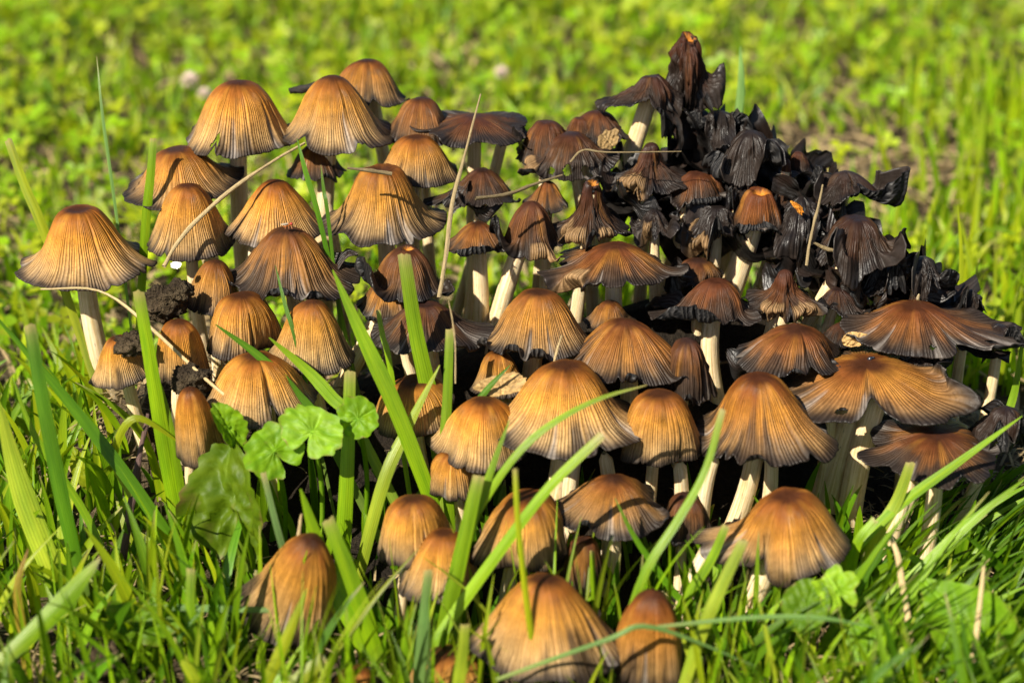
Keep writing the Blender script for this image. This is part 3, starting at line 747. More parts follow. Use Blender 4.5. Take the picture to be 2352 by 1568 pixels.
B_([(764, 620), (826, 760), (905, 930), (990, 1150)], -2.0, -4.2, 46, GREEN * 1.05, 'long pointed blade crossing before the broad dark blade', roll=-12)
B_([(1033, 756), (1028, 900), (1022, 1040), (1034, 1200)], -2.0, -4.0, 32, GREEN, 'cut upright blade right of the long pointed blade', True)
B_([(804, 853), (798, 1060), (786, 1290)], -3.4, -5.0, 44, GREEN * 1.1, 'square cut nibbled blade in front of the round lobed leaf', True)
B_([(1010, 838), (935, 985), (880, 1110), (822, 1330)], -2.6, -5.2, 36, PALE, 'bright yellowish blade leaning from lower left to upper right')
B_([(1172, 838), (1110, 905), (1040, 1010)], -2.4, -2.9, 20, DARK * 1.2, 'small blade tip crossing behind the cut upright blade')
B_([(495, 745), (600, 822), (680, 905), (742, 985)], -1.6, -2.6, 30, DARK * 1.2, 'dark blade laid across the round amber cap')
B_([(618, 775), (705, 850), (760, 910), (820, 985)], -1.5, -2.8, 36, GREEN, 'second blade laid across the pale golden cap')
B_([(682, 318), (702, 395), (740, 530)], 4.6, 3.6, 15, DARK * 1.5, 'thin curved blade under the tall notched cap')
B_([(737, 378), (744, 440), (756, 520)], 4.4, 3.6, 11, DARK * 1.3, 'short thin blade right of the thin curved one', tip=(.3, .22, .1))
B_([(632, 608), (655, 700), (690, 825)], 1.0, -.6, 12, DARK * 1.1, 'hair thin blade in front of the frayed brown cap')
B_([(868, 712), (880, 775), (897, 850)], -.8, -1.6, 17, GREEN * 1.2, 'short cut blade before the flattened dark cap', True)
B_([(1486, 884), (1370, 918), (1250, 985), (1165, 1070), (1085, 1200), (1040, 1320)], -7.0, -9.0, 22, GREEN * 1.2, 'blade arching right across the biggest golden cap', tip=(.42, .33, .12))
B_([(1384, 998), (1260, 1120), (1150, 1262), (1050, 1400), (985, 1500)], -9.0, -11.0, 34, GREEN * 1.35, 'bright straight blade leaning right in front of the tall amber cap', True)
B_([(1170, 964), (1128, 1080), (1080, 1220), (1040, 1370)], -7.6, -9.4, 26, GREEN, 'upright pointed blade before the pale tan cap')
B_([(1100, 1092), (1075, 1200), (1048, 1320), (1020, 1440)], -8.6, -9.8, 46, GREEN * .95, 'wide cut blade left of the tall amber cap', True)
B_([(1183, 1075), (1190, 1200), (1212, 1400), (1238, 1570)], -11.6, -13.0, 18, YEL, 'pale yellowish stalk upright in front of the foremost cap', True, fold=.5)
B_([(1660, 940), (1620, 1080), (1560, 1190), (1475, 1330), (1400, 1570)], -8.6, -11.6, 26, GREEN * 1.1, 'long blade with cut tip before the glossy amber cap', True)
B_([(1412, 1143), (1462, 1240), (1540, 1350), (1580, 1400)], -8.2, -8.8, 20, DARK * 1.6, 'nibbled blade across the brown conical cap', tip=(.25, .3, .06))
B_([(2348, 955), (2200, 1062), (2060, 1165), (1960, 1270)], -5.0, -7.0, 28, GREEN * 1.3, 'long blade slanting over the dark orange cap at right')
B_([(2360, 1095), (2240, 1190), (2110, 1310), (2040, 1380)], -7.0, -8.4, 30, GREEN * 1.2, 'long slanting blade below the slanting blade at right')
B_([(2092, 1062), (2060, 1150), (2010, 1240)], -6.0, -6.6, 36, PALE, 'pale cut blade below the dark orange cap', True)
B_([(2010, 1192), (1970, 1245), (1950, 1330)], -7.2, -7.6, 30, GREEN * 1.3, 'short wide cut blade behind the large tilted cap', True)
B_([(1740, 1530), (1500, 1440), (1390, 1470), (1140, 1560)], -13.4, -13.8, 15, BLUE * 1.3, 'thin blurred stem lying across the foremost cap', root=False, fold=.6)
B_([(2010, 1440), (1880, 1418), (1720, 1418), (1500, 1440)], -13.0, -13.4, 14, BLUE * 1.4, 'thin blurred stem lying level at lower right', root=False, fold=.6)
B_([(1068, 1434), (1062, 1500), (1052, 1580)], -13.2, -13.6, 36, PALE * .9, 'stubby cut blade at the bottom left of the foremost cap', True)
B_([(984, 1308), (972, 1440), (960, 1580)], -11.5, -12.6, 34, BLUE * 1.1, 'bluish cut blade standing at the bottom edge', True)
B_([(937, 1393), (930, 1480), (925, 1580)], -12.0, -12.6, 24, GREEN, 'short pointed blade left of the bluish cut blade')
B_([(230, 1280), (130, 1398), (-10, 1530)], -11.5, -13.5, 54, GREEN * 1.1, 'broad blurred blade leaning in at the lower left corner', tip=(.4, .33, .14), root=False)
B_([(-8, 910), (48, 1120), (120, 1310), (196, 1490)], -5.0, -7.4, 62, PALE * 1.2, 'widest pale blade at the left edge')
B_([(-20, 715), (160, 925), (310, 1120), (420, 1285)], -2.6, -4.6, 36, DARK * 1.25, 'long dark blade sweeping down from the left edge')
B_([(68, 745), (100, 930), (150, 1180), (214, 1450)], -4.6, -7.0, 42, DARK * 1.4, 'tall dark blade in front of the pale widest blade', True)
B_([(28, 865), (80, 1000), (190, 1170), (245, 1290)], -3.6, -5.6, 22, GREEN, 'thin blade between the tall dark blade and the left edge')
B_([(18, 320), (58, 430), (112, 560)], 6.0, 4.6, 28, YEL * .9, 'yellowish cut blade above the leftmost cap', True)
B_([(222, 130), (236, 270), (268, 500)], 7.4, 5.4, 9, BLUE * 1.6, 'slender pale blade rising behind the leftmost cap', tip=(.6, .45, .25))
B_([(352, 318), (346, 400), (332, 550)], 5.4, 4.6, 26, GREEN * 1.05, 'upright cut blade beside the leftmost cap', True)
B_([(690, 1122), (752, 1310), (818, 1440)], -8.4, -9.6, 58, GREEN * 1.15, 'very broad blade right of the half buried cap')
B_([(752, 1192), (800, 1310), (846, 1440)], -9.4, -10.2, 50, GREEN * 1.05, 'broad cut blade beside the very broad one', True)
B_([(604, 1085), (656, 1280), (740, 1510)], -7.6, -10.0, 22, BLUE * .8, 'narrow bluish blade in front of the half buried cap', True)
B_([(706, 1350), (660, 1460), (608, 1580)], -12.0, -13.0, 34, YEL * .8, 'bright blade at the bottom edge leaning right')
B_([(742, 1512), (700, 1548), (640, 1600)], -13.2, -13.6, 46, YEL * .7, 'blurred cut blade end at the bottom edge', True)
B_([(962, 1258), (845, 1395), (730, 1580)], -10.6, -12.4, 14, YEL * .7, 'thin long blade slanting at lower centre left')
B_([(584, 1316), (660, 1326), (756, 1340)], -8.4, -8.6, 26, DARK, 'dark blade lying across the half buried cap', True, root=False)
B_([(634, 1400), (500, 1397), (335, 1392)], -10.0, -10.2, 20, BLUE * 1.3, 'level pale blue green blade above the curled leaf', True, root=False)
B_([(1360, 1264), (1362, 1330), (1366, 1395)], -8.8, -9.2, 18, GREEN, 'small cut blade before the shaded ribbed cap', True)
B_([(1708, 1240), (1660, 1340), (1608, 1460)], -12.0, -12.8, 38, PALE, 'pale cut blade in front of the large tilted cap', True)
B_([(1668, 1206), (1630, 1290), (1560, 1400)], -9.0, -9.6, 30, GREEN, 'green cut blade left of the pale cut blade', True)
B_([(438, 1306), (438, 1420), (452, 1580)], -11.0, -12.2, 32, GREEN * .95, 'upright blade at the bottom left with blunt tip', True)
B_([(528, 1370), (505, 1450), (470, 1580)], -11.6, -12.6, 22, GREEN * 1.2, 'slender pointed blade right of the blunt upright blade')
B_([(400, 1462), (425, 1520), (470, 1600)], -12.2, -13.0, 28, YEL * .8, 'short pale tipped blade at the bottom left', tip=(.5, .4, .2))
B_([(65, 1258), (40, 1350), (55, 1480), (70, 1580)], -10.0, -11.6, 26, np.array([.36, .26, .03]), 'yellowed blade with brown tip at the left edge', tip=(.25, .10, .03))
B_([(300, 1140), (262, 1050), (310, 960), (420, 1020)][::-1], -3.0, -3.6, 22, YEL * .8, 'curled blade arching beside the brown twig', root=False)
B_([(2200, 470), (2208, 620), (2190, 760)], 9.0, 8.0, 14, YEL, 'slender yellowish blade right of the black collapsed cap')
B_([(2352, 760), (2330, 900), (2290, 1020)], 2.0, 1.0, 22, GREEN, 'blade rising at the right edge by the ragged cap')
B_([(1700, 105), (1702, 200), (1690, 330)], 16.0, 15.0, 22, BLUE * 1.5, 'pale blurred blade behind the tallest ruined cap')
# straws, twig, roots
stalk([(700, 328), (600, 388), (500, 462), (415, 548), (376, 612)], 5.6, 1.8, 10, STRAW * 1.05, 'long straw leaning against the tall notched cap')
stalk([(1104, 216), (1064, 370), (1036, 480), (1022, 600), (1008, 684)], 4.2, .2, 11, STRAW * .8, 'grey dry blade standing upright in the middle of the caps', taper=.35)
stalk([(94, 664), (225, 667), (330, 738), (450, 850), (530, 920), (605, 990)], 1.2, -3.6, 9, STRAW * 1.35, 'whitish straw bent over the small tan caps at left', taper=.5)
stalk([(340, 950), (318, 1060), (292, 1215)], -1.6, -4.0, 17, (.10, .055, .045), 'brown woody twig leaning by the split blade', 'twig', 'twig', root=True)
stalk([(1292, 402), (1225, 424), (1165, 446), (1092, 456)], 4.0, 2.2, 9, STRAW * .5, 'brown dry stalk lying between the purple caps')
stalk([(1890, 424), (1878, 480), (1862, 545), (1852, 610)], 4.2, 2.6, 7, STRAW * .7, 'thin dry root thread at right among the black caps', 'root_thread', 'root')
stalk([(798, 386), (850, 392), (900, 400)], 3.0, 3.2, 10, STRAW * .5, 'short frayed straw left of the dimpled cap')
stalk([(2043, 1220), (2064, 1290), (2085, 1420), (2100, 1530)], -9.6, -11.6, 15, STRAW * 1.4, 'whitish dry stalk upright at the lower right', root=True)
stalk([(1290, 770), (1278, 810), (1272, 835)], -1.6, -1.8, 6, STRAW * 1.2, 'tiny straw sliver on the central golden brown cap')
stalk([(1565, 348), (1400, 350), (1340, 345), (1310, 372)], 5.0, 5.4, 5, STRAW * .6, 'thin brown thread over the dissolving brown cap')
stalk([(1030, 690), (1040, 740), (1046, 800), (1046, 880)], -2.6, -3.0, 4, STRAW, 'hanging pale fibre before the cut upright blade')
stalk([(1870, 558), (1900, 572), (1940, 580)], 2.0, 2.2, 10, STRAW * .7, 'splintered straw end under the red orange cap')
stalk([(2260, 1300), (2246, 1420), (2230, 1560)], -12.0, -13.4, 14, STRAW * 1.5, 'pale blurred dry stalk near the lower right corner', root=True)
stalk([(692, 1180), (684, 1250), (672, 1330)], -8.2, -8.4, 10, STRAW * 1.1, 'straw sliver lying on the half buried cap')
stalk([(665, 210), (720, 200), (760, 185)], 10.6, 10.4, 22, (.02, .016, .013), 'charred curled rim scrap left of the rear orange brown cap', 'cap_scrap', 'mushroom scrap', knob=.5)

# ------------------------------------------------------------------ broad leaves
def weed_leaf(u, v, Y, w, h, ang, c, label, lobes=0, scallop=.0, teeth=0, tilt=(-40, 0), cup=.25, name='weed_leaf', crinkle=.05, point=0.0, seed=1, nveins=6, mat=None, cat='leaf', spots=0.0):
    """leaf sheet about its midrib: w, h in photo units; ang turns it in its own plane; tilt leans it (about x, then z)"""
    o = P(u, v, Y); k = np.linalg.norm(o - CAM) / FPX
    na, nr_ = 72, 12
    a = np.linspace(0, 2 * math.pi, na + 1); r = np.linspace(0, 1, nr_)
    A, Rr = np.meshgrid(a, r)
    out = 1 + scallop * np.abs(np.cos((A + .22 * vnoise(np.cos(A) * 2, np.sin(A) * 2, 0 * A, seed + 41)) * lobes / 2)) * (.7 + .5 * vnoise(np.cos(A) * 3, np.sin(A) * 3, 0 * A, seed + 42)) - scallop if lobes else np.ones_like(A)
    if teeth: out = out * (1 + .10 * (((A * teeth / (2 * math.pi)) % 1) - .5) + .05 * vnoise(np.cos(A) * 6, np.sin(A) * 6, 0 * A, seed))
    out = out * (1 - point * .5 * (1 - np.abs(np.sin(A))) * 0) * (1 + .05 * fbm(np.cos(A) * 2, np.sin(A) * 2, 0 * A, seed + 3))
    if mat is not None: out = out * (1 + .22 * fbm(np.cos(A) * 2.5, np.sin(A) * 2.5, 0 * A, seed + 31, 3))
    notch = np.exp(-((np.abs((A - 1.5 * math.pi + math.pi) % (2 * math.pi) - math.pi)) / .16) ** 2) * (.8 if lobes else .1)
    out = out * (1 - notch)
    x = Rr * out * np.cos(A); y = Rr * out * np.sin(A)
    x = x * (1 - point * np.clip(y, 0, 1) ** 1.5)
    vein = np.abs(np.sin((y * .8 - np.abs(x) * .7) * nveins * 1.6)) ** 3 if not lobes else np.abs(np.sin(A * lobes / 2)) ** 6 * (Rr > .05)
    z = cup * (x * x) * .9 - cup * .35 * y * y + .05 * np.exp(-(x / .05) ** 2) * -1 + (.022 if lobes else .055) * (1 - vein) + crinkle * fbm(x * 4, y * 4, 0 * x, seed, 3)
    X = np.stack([x * w / 2 * k, y * h / 2 * k, z * (w + h) / 4 * k], -1)
    ca, sa = math.cos(R(ang)), math.sin(R(ang))
    X = X @ np.array([[ca, -sa, 0], [sa, ca, 0], [0, 0, 1]]).T
    tx, tz = R(90 + tilt[0]), R(tilt[1])
    X = X @ np.array([[1, 0, 0], [0, math.cos(tx), -math.sin(tx)], [0, math.sin(tx), math.cos(tx)]]).T
    X = X @ np.array([[math.cos(tz), -math.sin(tz), 0], [math.sin(tz), math.cos(tz), 0], [0, 0, 1]]).T
    X = X + o
    C = np.tile(np.asarray(c, float), (*A.shape, 1)) * (1 + .22 * fbm(x * 3, y * 3, 0 * x, seed + 9, 3))[..., None]
    vf = (np.exp(-(x / .035) ** 2) * .6 + vein * (.25 if not lobes else .12))[..., None]
    C = C * (1 - vf) + (np.asarray(c) * 1.5 + .02) * vf
    ef = (sstep(.9, 1.0, Rr) * np.clip(vnoise(np.cos(A) * 5, np.sin(A) * 5, 0 * A, seed + 5) + .1, 0, 1))[..., None]
    C = C * (1 - ef) + np.array([.22, .14, .05]) * ef
    if spots:
        sf = (sstep(.35, .5, fbm(x * 5, y * 5, 0 * x, seed + 15, 2)) * spots)[..., None]
        C = C * (1 - sf) + np.array([.20, .14, .05]) * sf
    U = np.stack([x * .5 + .5, y, 0 * x + seed], -1)
    ob = make_mesh(name, X.reshape(-1, 3), grid_faces(nr_, na + 1), mat or M_LEAF, {'col': np.concatenate([C, np.ones((*A.shape, 1))], -1).reshape(-1, 4), 'cuv': U.reshape(-1, 3)}, origin=o)
    if mat is None:                                            # leaf stalk down to the soil
        g = np.array([o[0], o[1] + .8, 0.0]); g[2] = float(terrain(g[0], g[1])) - .1
        n = 10; pts = catmull([o, (o + g) / 2 + [.15, .2, .1], g], n); aa = np.linspace(0, 2 * math.pi, 8)
        tn = nrm(np.gradient(pts, axis=0)); e1 = nrm(np.cross(tn, [.1, 1, .3])); e2 = np.cross(tn, e1)
        Xp = pts[:, None] + (e1[:, None] * np.cos(aa)[None, :, None] + e2[:, None] * np.sin(aa)[None, :, None]) * .07
        make_mesh('leaf_stalk', Xp.reshape(-1, 3), grid_faces(n, 8), M_LEAF, {'col': col4(np.asarray(c) * .9, n * 8), 'cuv': np.zeros((n * 8, 3))}, ob, origin=o)
    return tag(ob, label, cat)
LG = np.array([.135, .270, .005])
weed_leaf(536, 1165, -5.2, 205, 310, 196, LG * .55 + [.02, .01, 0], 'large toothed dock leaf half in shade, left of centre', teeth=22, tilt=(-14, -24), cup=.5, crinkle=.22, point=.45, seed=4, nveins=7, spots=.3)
weed_leaf(524, 978, -4.4, 66, 120, 20, LG * 1.1, 'small crinkled leaf curling up above the dock leaf', teeth=14, tilt=(-20, 30), cup=.7, crinkle=.2, seed=11)
weed_leaf(630, 1036, -5.0, 158, 140, 35, LG * 1.15, 'round lobed leaf lying lowest of the three below the amber cap', lobes=11, scallop=.14, tilt=(-38, 10), cup=.15, crinkle=.12, seed=5, spots=.3)
weed_leaf(716, 990, -4.8, 172, 132, -20, LG * 1.3 + [.03, .03, .01], 'bright scalloped leaf behind the square cut blade', lobes=11, scallop=.14, tilt=(-44, -8), cup=.15, crinkle=.12, seed=6)
weed_leaf(822, 960, -4.0, 110, 104, -60, LG * 1.1, 'small scalloped leaf right of the square cut blade', lobes=10, scallop=.14, tilt=(-40, 0), crinkle=.1, seed=7)
weed_leaf(318, 1432, -10.8, 190, 120, -12, LG * .75, 'curled dark leaf with pointed lobes at the lower left', lobes=5, scallop=.30, tilt=(-30, 12), cup=.5, crinkle=.15, seed=8, spots=.2)
weed_leaf(1920, 1352, -11.0, 120, 120, 30, LG * 1.5 + [.05, .03, .01], 'bright ragged lobed leaf below the large tilted cap', lobes=5, scallop=.34, tilt=(-42, 0), cup=.3, crinkle=.15, seed=9)
weed_leaf(1852, 1392, -11.2, 110, 130, -10, LG * .7, 'dark leaf under the bright ragged lobed leaf', lobes=0, tilt=(-35, -20), crinkle=.1, seed=10)
weed_leaf(2012, 1478, -12.0, 120, 150, 6, LG * 1.15, 'ribbed oval leaf at the lower right', teeth=12, tilt=(-38, 8), cup=-.2, crinkle=.08, seed=12, nveins=6)
weed_leaf(2225, 1440, -11.6, 180, 300, 48, LG * 1.15, 'large smooth pointed leaf near the lower right corner', tilt=(-36, -10), point=.75, cup=.35, crinkle=.04, seed=13)
weed_leaf(190, 1075, -1.0, 50, 130, 30, YEL * .7, 'short yellowish leaf beside the tall dark blade', tilt=(-20, 0), point=.7, seed=14)
DRYC = np.array([.36, .23, .085])
weed_leaf(1150, 884, -2.2, 120, 54, 12, DRYC * .9, 'pale dry crumpled leaf scrap left of the biggest cap', tilt=(-50, 0), crinkle=.16, seed=21, mat=M_DRY, name='dry_leaf')
weed_leaf(1396, 322, 7.4, 62, 44, 30, DRYC * .6, 'dry brown leaf scrap behind the dissolving brown cap', tilt=(-40, 20), crinkle=.18, seed=22, mat=M_DRY, name='dry_leaf')
weed_leaf(2078, 836, .9, 150, 46, -30, DRYC * .9, 'dry curled leaf between the wavy orange cap and the holed cap', tilt=(-40, 10), crinkle=.18, cup=.7, seed=23, mat=M_DRY, name='dry_leaf')
weed_leaf(1962, 780, .8, 62, 34, 10, DRYC * 1.2, 'tan fluff on the rim above the wavy orange cap', tilt=(-30, 0), crinkle=.3, seed=24, mat=M_DRY, name='dry_leaf')
weed_leaf(1832, 478, 4.6, 14, 42, 40, (.55, .22, .02), 'orange dried petal scrap on the long wrinkled neck', tilt=(-10, 10), crinkle=.4, cup=.8, seed=25, mat=M_DRY, name='dry_petal', cat='petal')
weed_leaf(404, 609, 1.6, 26, 18, 0, (.85, .84, .82), 'small white scrap on the soil below the crossed tan cap', tilt=(-40, 0), crinkle=.3, seed=26, mat=M_DRY, name='white_scrap', cat='scrap')

# ------------------------------------------------------------------ lumps of soil
def soil_lump(u, v, Y, rpx, label, seed):
    o = P(u, v, Y); k = np.linalg.norm(o - CAM) / FPX
    a = np.linspace(0, 2 * math.pi, 49); b = np.linspace(0, math.pi, 26)
    A, Bb = np.meshgrid(a, b)
    d = np.stack([np.cos(A) * np.sin(Bb), np.sin(A) * np.sin(Bb), np.cos(Bb)], -1)
    rr = rpx * k * (1 + .45 * fbm(d[..., 0] * 2, d[..., 1] * 2, d[..., 2] * 2, seed, 4) + .22 * vnoise(d[..., 0] * 9, d[..., 1] * 9, d[..., 2] * 9, seed + 7))
    X = o + d * rr[..., None] * [1.1, .9, .8]
    return tag(make_mesh('soil_lump', X.reshape(-1, 3), grid_faces(26, 49), M_SOIL, origin=o), label, 'soil lump')
soil_lump(378, 694, 1.4, 48, 'dark crumbly soil lump right of the leftmost stem', 2)
soil_lump(412, 668, 1.0, 30, 'smaller soil lump against the small brown cap', 3)
soil_lump(300, 792, -.9, 34, 'soil crumb sitting on the small pale cap', 4)
soil_lump(436, 872, -1.6, 40, 'soil lump wedged under the dusted small tan cap', 5)
soil_lump(230, 1520, -11.2, 60, 'dark soil lump in the grass at the bottom left', 6)

def in_poly(u, v, poly):
    ins = np.zeros(u.shape, bool); n = len(poly)
    for i in range(n):
        x0, y0 = poly[i]; x1, y1 = poly[(i + 1) % n]
        cnd = ((y0 > v) != (y1 > v)) & (u < (x1 - x0) * (v - y0) / (y1 - y0 + 1e-9) + x0)
        ins ^= cnd
    return ins
# ------------------------------------------------------------------ shrivelled black scraps
NAMES_ = set()
def cap_scrap(u, v, Y, ln, w, ang, seed):
    o = P(u, v, Y); k = np.linalg.norm(o - CAM) / FPX
    r = np.random.default_rng(seed)
    n, m = 22, 9
    s = np.linspace(-1, 1, n); q = np.linspace(-1, 1, m)
    Sg, Q = np.meshgrid(s, q, indexing='ij')
    ca, sa = math.cos(R(ang)), math.sin(R(ang))
    cur = r.normal() * .7
    x = Sg * ln / 2 * k; y = Q * w / 2 * k * (.5 + .5 * (1 - np.abs(Sg) ** 2.5)) * (1 + .4 * vnoise(Sg * 3, 0 * Sg, 0 * Sg, seed))
    bend = cur * Sg * Sg * ln * .3 * k
    tw = r.normal() * 1.0 * Sg + r.uniform(0, 3)
    wv = .40 * w * k * fbm(Sg * 1.6, Q * 1.0, 0 * Sg, seed + 1, 2)
    X = np.stack([x * ca - (bend + y * np.cos(tw)) * sa, y * np.sin(tw) + wv, x * sa + (bend + y * np.cos(tw)) * ca + wv], -1)
    X = X + o
    nn = X.reshape(-1, 3)
    C = np.tile(np.array([.010, .0085, .0075]), (n, m, 1)) * (1 + .9 * np.clip(fbm(Sg * 2, Q * 2, 0 * Sg, seed + 2, 2), -.6, 1))[..., None] + np.array([.020, .009, .005]) * np.clip(fbm(Sg * 1.5, Q * 1.5, 0 * Sg, seed + 5, 2) + .1, 0, 1)[..., None]
    U = np.stack([Q * 4, Sg + seed, 0 * Q + .35], -1)
    ob = make_mesh('cap_scrap', nn, grid_faces(n, m), M_CAP, {'col': np.concatenate([C, np.ones((n, m, 1))], -1).reshape(-1, 4), 'cuv': U.reshape(-1, 3)}, origin=o)
    look = ('long' if ln > 118 else 'short' if ln < 92 else 'curled') + (' upright' if abs(ang) > 50 else ' level' if abs(ang) < 20 else ' slanting')
    for best in sorted(CAPTOPS, key=lambda c_: abs(c_[0] - u) + 1.5 * abs(c_[1] - v))[:6]:
        short = []
        for wd in best[2].replace(',', ' ').split():
            short.append(wd)
            if wd in ('cap', 'dome', 'knob', 'button', 'tuft', 'rags', 'crust', 'caps'): break
        dx, dy = u - best[0], v - best[1]
        where = ('right of' if dx > 0 else 'left of') if abs(dx) > 1.3 * abs(dy) else ('below' if dy > 0 else 'above')
        lab = f"{look} black ribbon {where} the {' '.join(short[:9])}"
        if lab not in NAMES_: break
    NAMES_.add(lab)
    return tag(ob, lab, 'mushroom scrap', 'shrivelled black ribbons of dissolved caps')
rs_ = np.random.default_rng(99)
SCR = [(1610, 300, 120, 40, -60), (1650, 280, 140, 36, -40), (1700, 300, 130, 34, -25), (1560, 300, 110, 26, -80), (1740, 330, 130, 40, -35),
        (1780, 380, 90, 40, -60), (1640, 440, 110, 50, 20), (1480, 430, 150, 44, -20), (1450, 470, 120, 40, -30), (1560, 470, 140, 46, 12), (1620, 490, 130, 40, -30), (1670, 480, 90, 44, 70),
        (1430, 380, 110, 40, -70), (1850, 400, 120, 34, -15), (1830, 440, 110, 40, -50), (1780, 560, 130, 44, 60), (1760, 610, 150, 44, 55), (1740, 640, 110, 40, 80), (1800, 590, 90, 36, -50),
        (1870, 560, 100, 40, -70), (1850, 610, 120, 44, -60), (2010, 660, 150, 44, -10), (2060, 690, 130, 40, -25), (2130, 650, 120, 46, -40), (2170, 640, 90, 40, -30), (1930, 700, 130, 44, -15),
        (1990, 720, 110, 36, 10), (1230, 350, 90, 36, 60), (1200, 330, 90, 40, -50), (1400, 420, 110, 40, -50), (1090, 480, 110, 46, -20), (1060, 450, 80, 40, 50), (760, 600, 130, 46, 4),
        (1760, 800, 160, 60, 35), (1730, 840, 130, 60, -10), (1540, 700, 110, 36, -10), (1780, 720, 130, 40, -8), (2110, 850, 120, 50, -40), (2260, 800, 130, 40, -15), (2310, 960, 130, 44, -35), (1680, 1240, 90, 50, -70), (1570, 560, 110, 40, 10),
        (1600, 640, 110, 40, -5), (1480, 540, 140, 40, -8), (1700, 720, 150, 44, -4), (1840, 500, 110, 40, 30)]
ZONE = [(1420, 330), (1560, 260), (1740, 290), (1880, 400), (1990, 560), (2180, 620), (2180, 700), (1900, 700), (1760, 720), (1560, 680), (1430, 500)]
while len(SCR) < 112:
    u_, v_ = rs_.uniform(1400, 2200), rs_.uniform(250, 730)
    if in_poly(np.array([u_]), np.array([v_]), ZONE)[0]: SCR.append((u_, v_, rs_.uniform(80, 150), rs_.uniform(50, 100), rs_.normal() * 32 - 12))
SCR += [(1500, 420, 200, 120, -10), (1600, 380, 210, 130, -20), (1680, 420, 220, 130, -15), (1760, 470, 220, 120, -30), (1560, 520, 220, 110, -5), (1660, 560, 220, 110, -15), (1790, 560, 200, 120, -40), (1860, 620, 200, 110, -25), (1980, 640, 220, 110, -15), (2080, 650, 200, 110, -20), (2140, 670, 160, 90, -30), (1720, 350, 160, 110, -35), (1640, 310, 150, 90, -40), (1930, 560, 150, 110, -50)]
CLEAR = [(1640, 500, 1750, 670), (1500, 470, 1590, 620), (1610, 700, 1690, 930), (1440, 240, 1510, 345), (1110, 520, 1190, 760)]     # stems that stand free
for i, (u, v, ln, w, ang) in enumerate(SCR):
    if i < 112 and any(a_ - 35 < u < c_ + 35 and b_ - 20 < v < d_ + 20 for a_, b_, c_, d_ in CLEAR): continue
    cap_scrap(u, v, 9.0 - (v + 40 - 350) * 20 / 1200 + rs_.normal() * .5 + (1.6 if i > 111 else .9 if i > 45 else 0), ln, w * 1.1, ang + rs_.normal() * 10, 300 + i)

# ------------------------------------------------------------------ insects and clover heads
def blob(name, c, rad, rot, mat, parent, n=12, origin=None):
    a = np.linspace(0, 2 * math.pi, n + 1); b = np.linspace(0, math.pi, n // 2 + 2)
    A, Bb = np.meshgrid(a, b)
    X = np.stack([np.cos(A) * np.sin(Bb), np.sin(A) * np.sin(Bb), np.cos(Bb)], -1) * rad
    ca, sa = math.cos(rot), math.sin(rot)
    X = X @ np.array([[ca, 0, -sa], [0, 1, 0], [sa, 0, ca]]).T + c
    return make_mesh(name, X.reshape(-1, 3), grid_faces(n // 2 + 2, n + 1), mat, None, parent, origin=origin)
def tube(name, p0, p1, rr, mat, parent, origin=None):
    pts = catmull([p0, (np.asarray(p0) + p1) / 2 + [0, 0, .02], p1], 6)
    tan = nrm(np.gradient(pts, axis=0)); e1 = nrm(np.cross(tan, [.3, 1, .2])); e2 = np.cross(tan, e1)
    a = np.linspace(0, 2 * math.pi, 7)
    X = pts[:, None] + e1[:, None] * np.cos(a)[None, :, None] * rr + e2[:, None] * np.sin(a)[None, :, None] * rr
    return make_mesh(name, X.reshape(-1, 3), grid_faces(6, 7), mat, None, parent, origin=origin)
def fly(u, v, Y, label):
    o = P(u, v, Y); e = empty('fly', o, label, 'fly')
    blob('thorax', o + [.02, 0, .08], np.array([.065, .05, .05]), .4, M_FLY, e, origin=o)
    blob('abdomen', o + [-.07, -.01, .05], np.array([.085, .05, .048]), .35, M_FLY, e, origin=o)
    h = blob('head', o + [.10, 0, .11], np.array([.042, .05, .045]), 0, M_FLYEYE, e, origin=o)
    for s in (-1, 1):
        blob('wing', o + [-.10, s * .04, .105], np.array([.13, .04, .006]), .12, M_WING, e, origin=o)
        for q in (-.05, .02, .08):
            tube('leg', o + [q, s * .03, .06], o + [q * 1.6, s * .11, -.01], .007, M_FLY, e, origin=o)
fly(662, 522, 2.9, 'tiny amber fly on the apex of the frayed brown cap')
ob_ = P(1998, 828, -.6); eb_ = empty('beetle', ob_, 'tiny black beetle on top of the wavy orange cap', 'beetle')
blob('shell', ob_ + [0, 0, .06], np.array([.10, .065, .06]), .5, M_BEETLE, eb_, origin=ob_)
blob('head', ob_ + [.10, 0, .10], np.array([.035, .035, .03]), 0, M_BEETLE, eb_, origin=ob_)
for s in (-1, 1):
    for q in (-.05, .0, .05): tube('leg', ob_ + [q, s * .04, .04], ob_ + [q * 1.5, s * .11, -.02], .008, M_BEETLE, eb_, origin=ob_)
def on_ground(u, v, z):
    """point of the place at height z above the ground seen at (u, v)"""
    d = FWD + (u - 1176) / FPX * RGT + (784 - v) / FPX * UPV
    return CAM + d * ((z - CAM[2]) / d[2])
